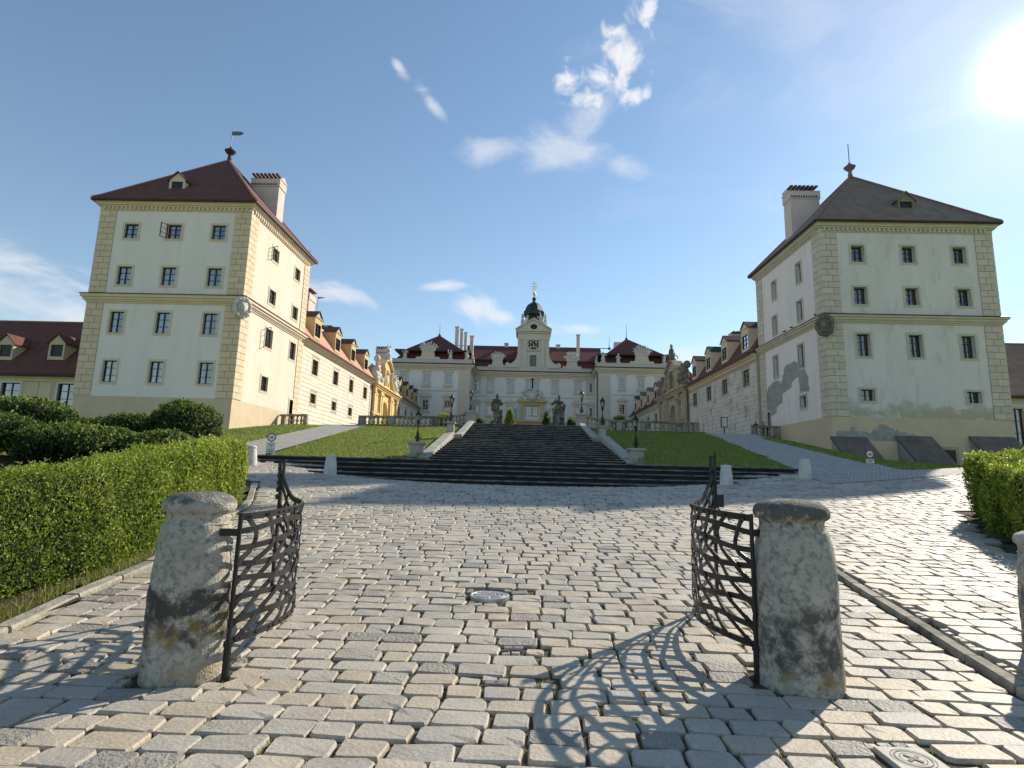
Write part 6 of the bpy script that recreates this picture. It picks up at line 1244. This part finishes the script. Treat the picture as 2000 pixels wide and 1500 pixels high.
for x, y, rz, lab in ((21.86, 40.9, .6, 'dark pigeon perched above the weathered coat of arms'), (21.86, 44.6, 2.2, 'dark pigeon standing halfway along the string course of the weathered tower'), (21.86, 45.9, -.8, 'dark pigeon farthest from the weathered coat of arms on the string course')): pigeon(x, y, 13.76, rz, lab)
# ============================================================ hedges
def sample_tri_surface(V, F, n):
    A, B, C = V[F[:, 0]], V[F[:, 1]], V[F[:, 2]]; N = np.cross(B-A, C-A); ar = np.linalg.norm(N, axis=1)/2; pick = RNG.choice(len(F), n, p=ar/ar.sum())
    r1, r2 = np.sqrt(RNG.uniform(0, 1, n)), RNG.uniform(0, 1, n); P = A[pick]*(1-r1)[:, None]+B[pick]*(r1*(1-r2))[:, None]+C[pick]*(r1*r2)[:, None]
    return P, (N/np.maximum(2*ar, 1e-9)[:, None])[pick]
def vnoise(P, f, seed=0):
    k = np.array([[1.0, .7, .3], [-.4, 1.1, .8], [.6, -.5, 1.2], [1.3, .2, -.9]])*f; ph = np.array([seed, seed*2.1, seed*3.7, seed*.9]); return np.sin(P@k.T+ph).sum(1)/4
def hedge(name, label, loop, hfun, matn, leaf, density, bump=.05, step=.22, core_in=.10, near=None):
    """clipped hedge: foot outline (x, y) front then back, skinned with leaves over a dark core"""
    loop = [Vector((a, b, 0)) for a, b in loop]; c = sum(loop, Vector())/len(loop); g = thing(name, (c.x, c.y, float(z_ground(c.x, c.y))), label, 'hedge')
    pts = []
    for i in range(len(loop)):
        a, b = loop[i], loop[(i+1) % len(loop)]; n = max(1, int((b-a).length/step)); pts += [a.lerp(b, k/n) for k in range(n)]
    P2 = np.array([(p.x, p.y) for p in pts]); n = len(P2); cen = P2.mean(0)
    # inward normals by neighbours
    t = np.roll(P2, -1, 0)-np.roll(P2, 1, 0); inn = np.stack([-t[:, 1], t[:, 0]], 1); inn /= np.linalg.norm(inn, axis=1, keepdims=True)
    area = .5*np.sum(P2[:, 0]*np.roll(P2[:, 1], -1)-np.roll(P2[:, 0], -1)*P2[:, 1]); inn *= np.sign(area)
    rings = []; prof = [(0.10, 0.0), (0.03, .10), (0.0, .35), (.0, .7), (.0, .90), (.04, .975), (.14, 1.0)]
    for o, v in prof:
        q = P2+inn*o; z = z_ground(q[:, 0], q[:, 1])+hfun(q[:, 0], q[:, 1])*v; rings.append(np.c_[q, z])
    V = np.concatenate(rings); m = len(prof); F = []
    for r in range(m-1):
        for k in range(n): a, b = r*n+k, r*n+(k+1) % n; F += [(a, b, b+n), (a, b+n, a+n)]
    mid = np.array([[*p, 0] for p in (P2+inn*.5)]); h = n//2
    top = [(m-1)*n+k for k in range(n)]; bmz = bmesh.new(); vs = [bmz.verts.new(V[i]) for i in top]
    f = bmz.faces.new(vs); bmesh.ops.triangulate(bmz, faces=[f]); bmz.verts.index_update(); F += [tuple(top[v.index] for v in fc.verts) for fc in bmz.faces]; bmz.free()
    F = np.array(F); cenz = np.array([*cen, V[:, 2].mean()])
    A = V[F[:, 0]]; N = np.cross(V[F[:, 1]]-A, V[F[:, 2]]-A); out = np.einsum('ij,ij->i', N, A-cenz) < 0; F[out] = F[out][:, ::-1]
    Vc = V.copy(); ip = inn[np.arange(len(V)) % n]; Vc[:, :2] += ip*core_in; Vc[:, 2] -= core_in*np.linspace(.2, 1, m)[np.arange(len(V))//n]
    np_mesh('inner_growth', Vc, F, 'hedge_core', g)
    tot = int(np.linalg.norm(np.cross(V[F[:, 1]]-V[F[:, 0]], V[F[:, 2]]-V[F[:, 0]]), axis=1).sum()/2*density); P, Nn = sample_tri_surface(V, F, tot)
    flip = (Nn*(P-cenz)).sum(1) < 0; flip &= np.abs(Nn[:, 2]) < .8; up = (np.abs(Nn[:, 2]) > .8) & (Nn[:, 2] < 0); Nn[up] *= -1
    d = vnoise(P, 3.2, 1)*bump+vnoise(P, 9.0, 2)*bump*.6+vnoise(P, 21.0, 3)*bump*.4+RNG.normal(0, .022, len(P)); P = P+Nn*d[:, None]
    tips = (Nn[:, 2] > .6) & (RNG.uniform(0, 1, len(P)) < .05); P[tips, 2] += RNG.uniform(0, .07, tips.sum())
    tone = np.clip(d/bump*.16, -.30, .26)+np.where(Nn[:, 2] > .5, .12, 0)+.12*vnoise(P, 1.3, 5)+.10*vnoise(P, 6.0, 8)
    ns = max(1, int(tot*.0025)); pk = RNG.choice(len(P), ns); sd = Nn[pk]*.5+np.array([0, 0, .9])+RNG.normal(0, .25, (ns, 3)); sl = RNG.uniform(.05, .15, ns)   # stray shoots
    SP = np.concatenate([P[pk]+sd*(sl*k/7)[:, None] for k in range(1, 8)]); P = np.concatenate([P, SP]); Nn = np.concatenate([Nn, RNG.normal(0, 1, SP.shape)]); tone = np.concatenate([tone, np.full(len(SP), .22)])
    sz = leaf*np.ones((len(P), 1))
    if near is not None: sz = leaf*np.clip(P[:, 1:2]/near, .7, 1.6)
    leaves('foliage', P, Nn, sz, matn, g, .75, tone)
    return g
hedge('hedge', 'long clipped box hedge, bright green, behind the soot-stained gate pillar', [(-4.98, 2.6), (-4.95, 5.0), (-4.98, 6.6), (-5.15, 7.9), (-6.25, 12.4), (-6.62, 13.15), (-7.1, 13.4), (-7.7, 13.2), (-7.2, 12.0), (-6.05, 8.0), (-5.75, 6.2), (-5.75, 2.6)],
      lambda X, Y: 1.24+.10*smooth01((Y-6)/4)-.05*smooth01((Y-11)/2), 'leaf_box', .040, 3600, .060, near=7.5)
hedge('hedge', 'rounded clipped hedge block casting its shadow on the setts below the weathered tower', [(7.75, 5.6), (7.85, 8.6), (8.5, 9.8), (9.6, 11.9), (10.1, 12.9), (10.9, 13.5), (14.5, 13.6), (16, 9), (12, 5.6)],
      lambda X, Y: 1.30+0*X, 'leaf_box', .058, 1500, .07, .25, near=12)
# ============================================================ shrubs
def shrub(name, label, c, r, matn, leaf, n, rough=.16, cat='shrub', group=None, tone_top=.30, pot=False, cone=False, trunk=True):
    x, y = c; z0 = float(z_ground(x, y)); g = thing(name, (x, y, z0), label, cat, group); zc = z0+r[2]*.92
    d = RNG.normal(0, 1, (n, 3)); d /= np.linalg.norm(d, axis=1, keepdims=True); d[:, 2] = np.where(d[:, 2] < -.75, -d[:, 2], d[:, 2])
    e = 1+rough*vnoise(d*1.0, 3.1, x+y)+rough*.7*vnoise(d, 7.0, x*2)+RNG.normal(0, .035, n)
    k = np.ones(n)
    if cone: k = np.clip(1.05-.62*(d[:, 2]+1)/2, .2, 1.1)
    P = np.array([x, y, zc])+d*np.array(r)*e[:, None]*np.stack([k, k, np.ones(n)], 1)*(1-.16*RNG.uniform(0, 1, n)**2)[:, None]; P[:, 2] = np.maximum(P[:, 2], z0+.02)
    Nn = d/np.array(r); Nn /= np.linalg.norm(Nn, axis=1, keepdims=True)
    if trunk: MB().tube([(x, y, z0-.1), (x+.03, y, z0+r[2]*.5), (x-.02, y+.02, zc)], [.09, .07, .03], 7).build('trunk', 'bark', g)
    m = MB(); vs = []; M = 10; K = 16
    for i in range(M+1):
        ph = -math.pi/2+math.pi*i/M
        for j in range(K):
            t = 2*math.pi*j/K; q = np.array([math.cos(ph)*math.cos(t), math.cos(ph)*math.sin(t), math.sin(ph)]); kk = (1.05-.62*(q[2]+1)/2) if cone else 1.0; s = .82*(1+rough*float(vnoise(q[None]*1.0, 3.1, x+y)[0])+rough*.7*float(vnoise(q[None], 7.0, x*2)[0])); vs.append((x+q[0]*r[0]*s*kk, y+q[1]*r[1]*s*kk, max(z0, zc+q[2]*r[2]*s)))
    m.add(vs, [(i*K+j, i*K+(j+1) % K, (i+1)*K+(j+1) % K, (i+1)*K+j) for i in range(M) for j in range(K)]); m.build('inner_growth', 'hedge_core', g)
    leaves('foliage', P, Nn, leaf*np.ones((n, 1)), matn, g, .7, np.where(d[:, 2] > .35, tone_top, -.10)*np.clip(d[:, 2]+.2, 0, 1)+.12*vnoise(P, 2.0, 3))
    return g
GB = 'dark shrubs behind the long hedge'
for c, r, n, lab in (((-12.5, 20.2), (1.3, 1.3, .98), 8000, 'tallest dark yew shrub ending the row in front of the yellow-quoined tower'),
                     ((-14.9, 21.0), (1.6, 1.3, .66), 7000, 'dark yew shrub with ragged top beside the tallest yew of the row'),
                     ((-18.0, 22.0), (1.9, 1.4, .56), 7000, 'bushy green shrub with ragged light tips under the tower wall'),
                     ((-21.5, 22.5), (2.0, 1.5, .50), 6000, 'bushy green shrub with light tips before the low cream house'),
                     ((-12.6, 15.4), (1.75, 1.25, .55), 9000, 'low rounded dark shrub in the middle of the bed behind the hedge'),
                     ((-10.4, 15.9), (1.1, 1.1, .56), 5000, 'small dark shrub between the rounded shrub and the path'),
                     ((-15.6, 15.4), (1.6, 1.2, .58), 6000, 'low rounded shrub farthest from the path behind the hedge'),
                     ((-16.8, 18.2), (1.7, 1.2, .68), 6000, 'mid-green shrub standing between the two rows of the bed')):
    shrub('yew_shrub', lab, c, r, 'leaf_yew', .10, n, group=GB, trunk=False)
shrub('conifer', 'green conical shrub leaning beside the cloaked statue', (-.98, 38.6), (.46, .45, .78), 'leaf_box', .08, 2500, .10, 'shrub', cone=True, tone_top=.1)
shrub('conifer', 'dark conical shrub beside the bare-shouldered statue', (1.62, 38.8), (.36, .36, .72), 'leaf_yew', .08, 2200, .10, 'shrub', cone=True)
shrub('potted_shrub', 'loose grey-green shrub by the pier near the cloaked statue', (-2.95, 37.3), (.32, .32, .45), 'leaf_yew', .07, 700, .3, 'shrub')
shrub('potted_shrub', 'loose grey-green shrub by the pier near the bare-shouldered statue', (3.25, 37.3), (.36, .36, .5), 'leaf_yew', .07, 800, .3, 'shrub')
shrub('box_shrub', 'clipped round shrub behind the curved balustrade above the sunny lawn', (-5.4, 37.6), (.62, .5, .55), 'leaf_box', .07, 1800, .1, 'shrub')
shrub('box_shrub', 'clipped round shrub behind the curved balustrade above the shaded lawn', (6.4, 37.2), (.55, .5, .62), 'leaf_yew', .07, 1800, .1, 'shrub')
# ============================================================ grass blades
def grass_patch(name, P, h, w, matn, bias=0.0):
    n = len(P); a = RNG.uniform(0, 2*math.pi, n); lean = RNG.normal(0, .45, (n, 2)); H = h*RNG.uniform(.5, 1.4, n)
    b = np.stack([np.cos(a), np.sin(a), np.zeros(n)], 1)*(w*RNG.uniform(.7, 1.3, n))[:, None]; tip = P+np.stack([lean[:, 0]*H, lean[:, 1]*H, H], 1)
    V = np.stack([P-b, P+b, tip], 1).reshape(-1, 3); F = np.arange(n*3).reshape(-1, 3)
    o = np_mesh(name, V, F, matn, None, np.clip(RNG.normal(.45, .2, n)+bias, 0, 1)); tag(o, None, None, None, 'stuff'); return o
def scatter(x0, x1, y0, y1, n, keep, dz=0.0):
    X, Y = RNG.uniform(x0, x1, n), RNG.uniform(y0, y1, n); k = keep(X, Y); X, Y = X[k], Y[k]; return np.stack([X, Y, z_ground(X, Y)+dz], 1)
g1 = np.concatenate([scatter(-9.6, -3.9, 20, 33.8, 42000, lambda X, Y: X > PL_IN(Y)+.05, .03), scatter(4.3, 11.2, 20, 33.8, 46000, lambda X, Y: X < PR_IN(Y)-.05, .03)])
g2 = np.concatenate([scatter(13.5, 34, 17.5, 40, 60000, lambda X, Y: X > PR_OUT(Y)+.05, -.10), scatter(-22, -12, 22, 48, 40000, lambda X, Y: X < PL_OUT(Y)-.05, -.10)])
tag(grass_patch('lawn_grass', g1, .055, .014, 'leaf_grass'), 'short mown grass on the lawns beside the stairs', 'grass'); tag(grass_patch('bank_grass', g2, .08, .018, 'leaf_grass', -.05), 'grass on the banks outside the paths below the towers', 'grass')
# weeds in the joints: round the pillar feet, along the kerbs, thinly between setts
W = []
for (x, y) in PILLARS:
    a = RNG.uniform(0, 2*math.pi, 260); r = .37+np.abs(RNG.normal(0, .07, 260)); keep = (np.sin(a*2+x) > -.2); W.append(np.stack([x+r*np.cos(a), y+r*np.sin(a)], 1)[keep])
yy = RNG.uniform(2.8, 13, 2600); W.append(np.stack([KERB_L(yy)+.11+np.abs(RNG.normal(0, .05, 2600)), yy], 1)[vnoise(np.stack([yy, yy*0, yy*0], 1), 5.0, 2) > -.05])
yy = RNG.uniform(2.8, 11, 700); W.append(np.stack([KERB_R(yy)-.13-np.abs(RNG.normal(0, .03, 700)), yy], 1)[vnoise(np.stack([yy, yy*0, yy*0], 1), 6.0, 4) > .1])
cand = [s for s in setts if s[1] < 9 and abs(s[0]) < 6]
for s in random.sample(cand, min(620, len(cand))):
    n = random.randint(4, 16); e = random.choice((-1, 1)); W.append(np.stack([s[0]+e*(s[2]/2+.012)+RNG.normal(0, .010, n), s[1]+RNG.uniform(-.5, .5, n)*s[3]], 1))
W = np.concatenate(W); tag(grass_patch('joint_weeds', np.c_[W, z_ground(W[:, 0], W[:, 1])-.035], .042, .0035, 'leaf_grass', .28), 'dry weeds and grass in the joints between the setts', 'grass')
yy = RNG.uniform(2.8, 12.5, 2600); xx = KERB_L(yy)-.12-np.abs(RNG.normal(0, .13, 2600)); tag(grass_patch('bed_grass', np.c_[xx, yy, z_ground(xx, yy)+.01], .08, .006, 'leaf_grass', .12), 'tufts of grass on the soil between kerb and long hedge', 'grass')
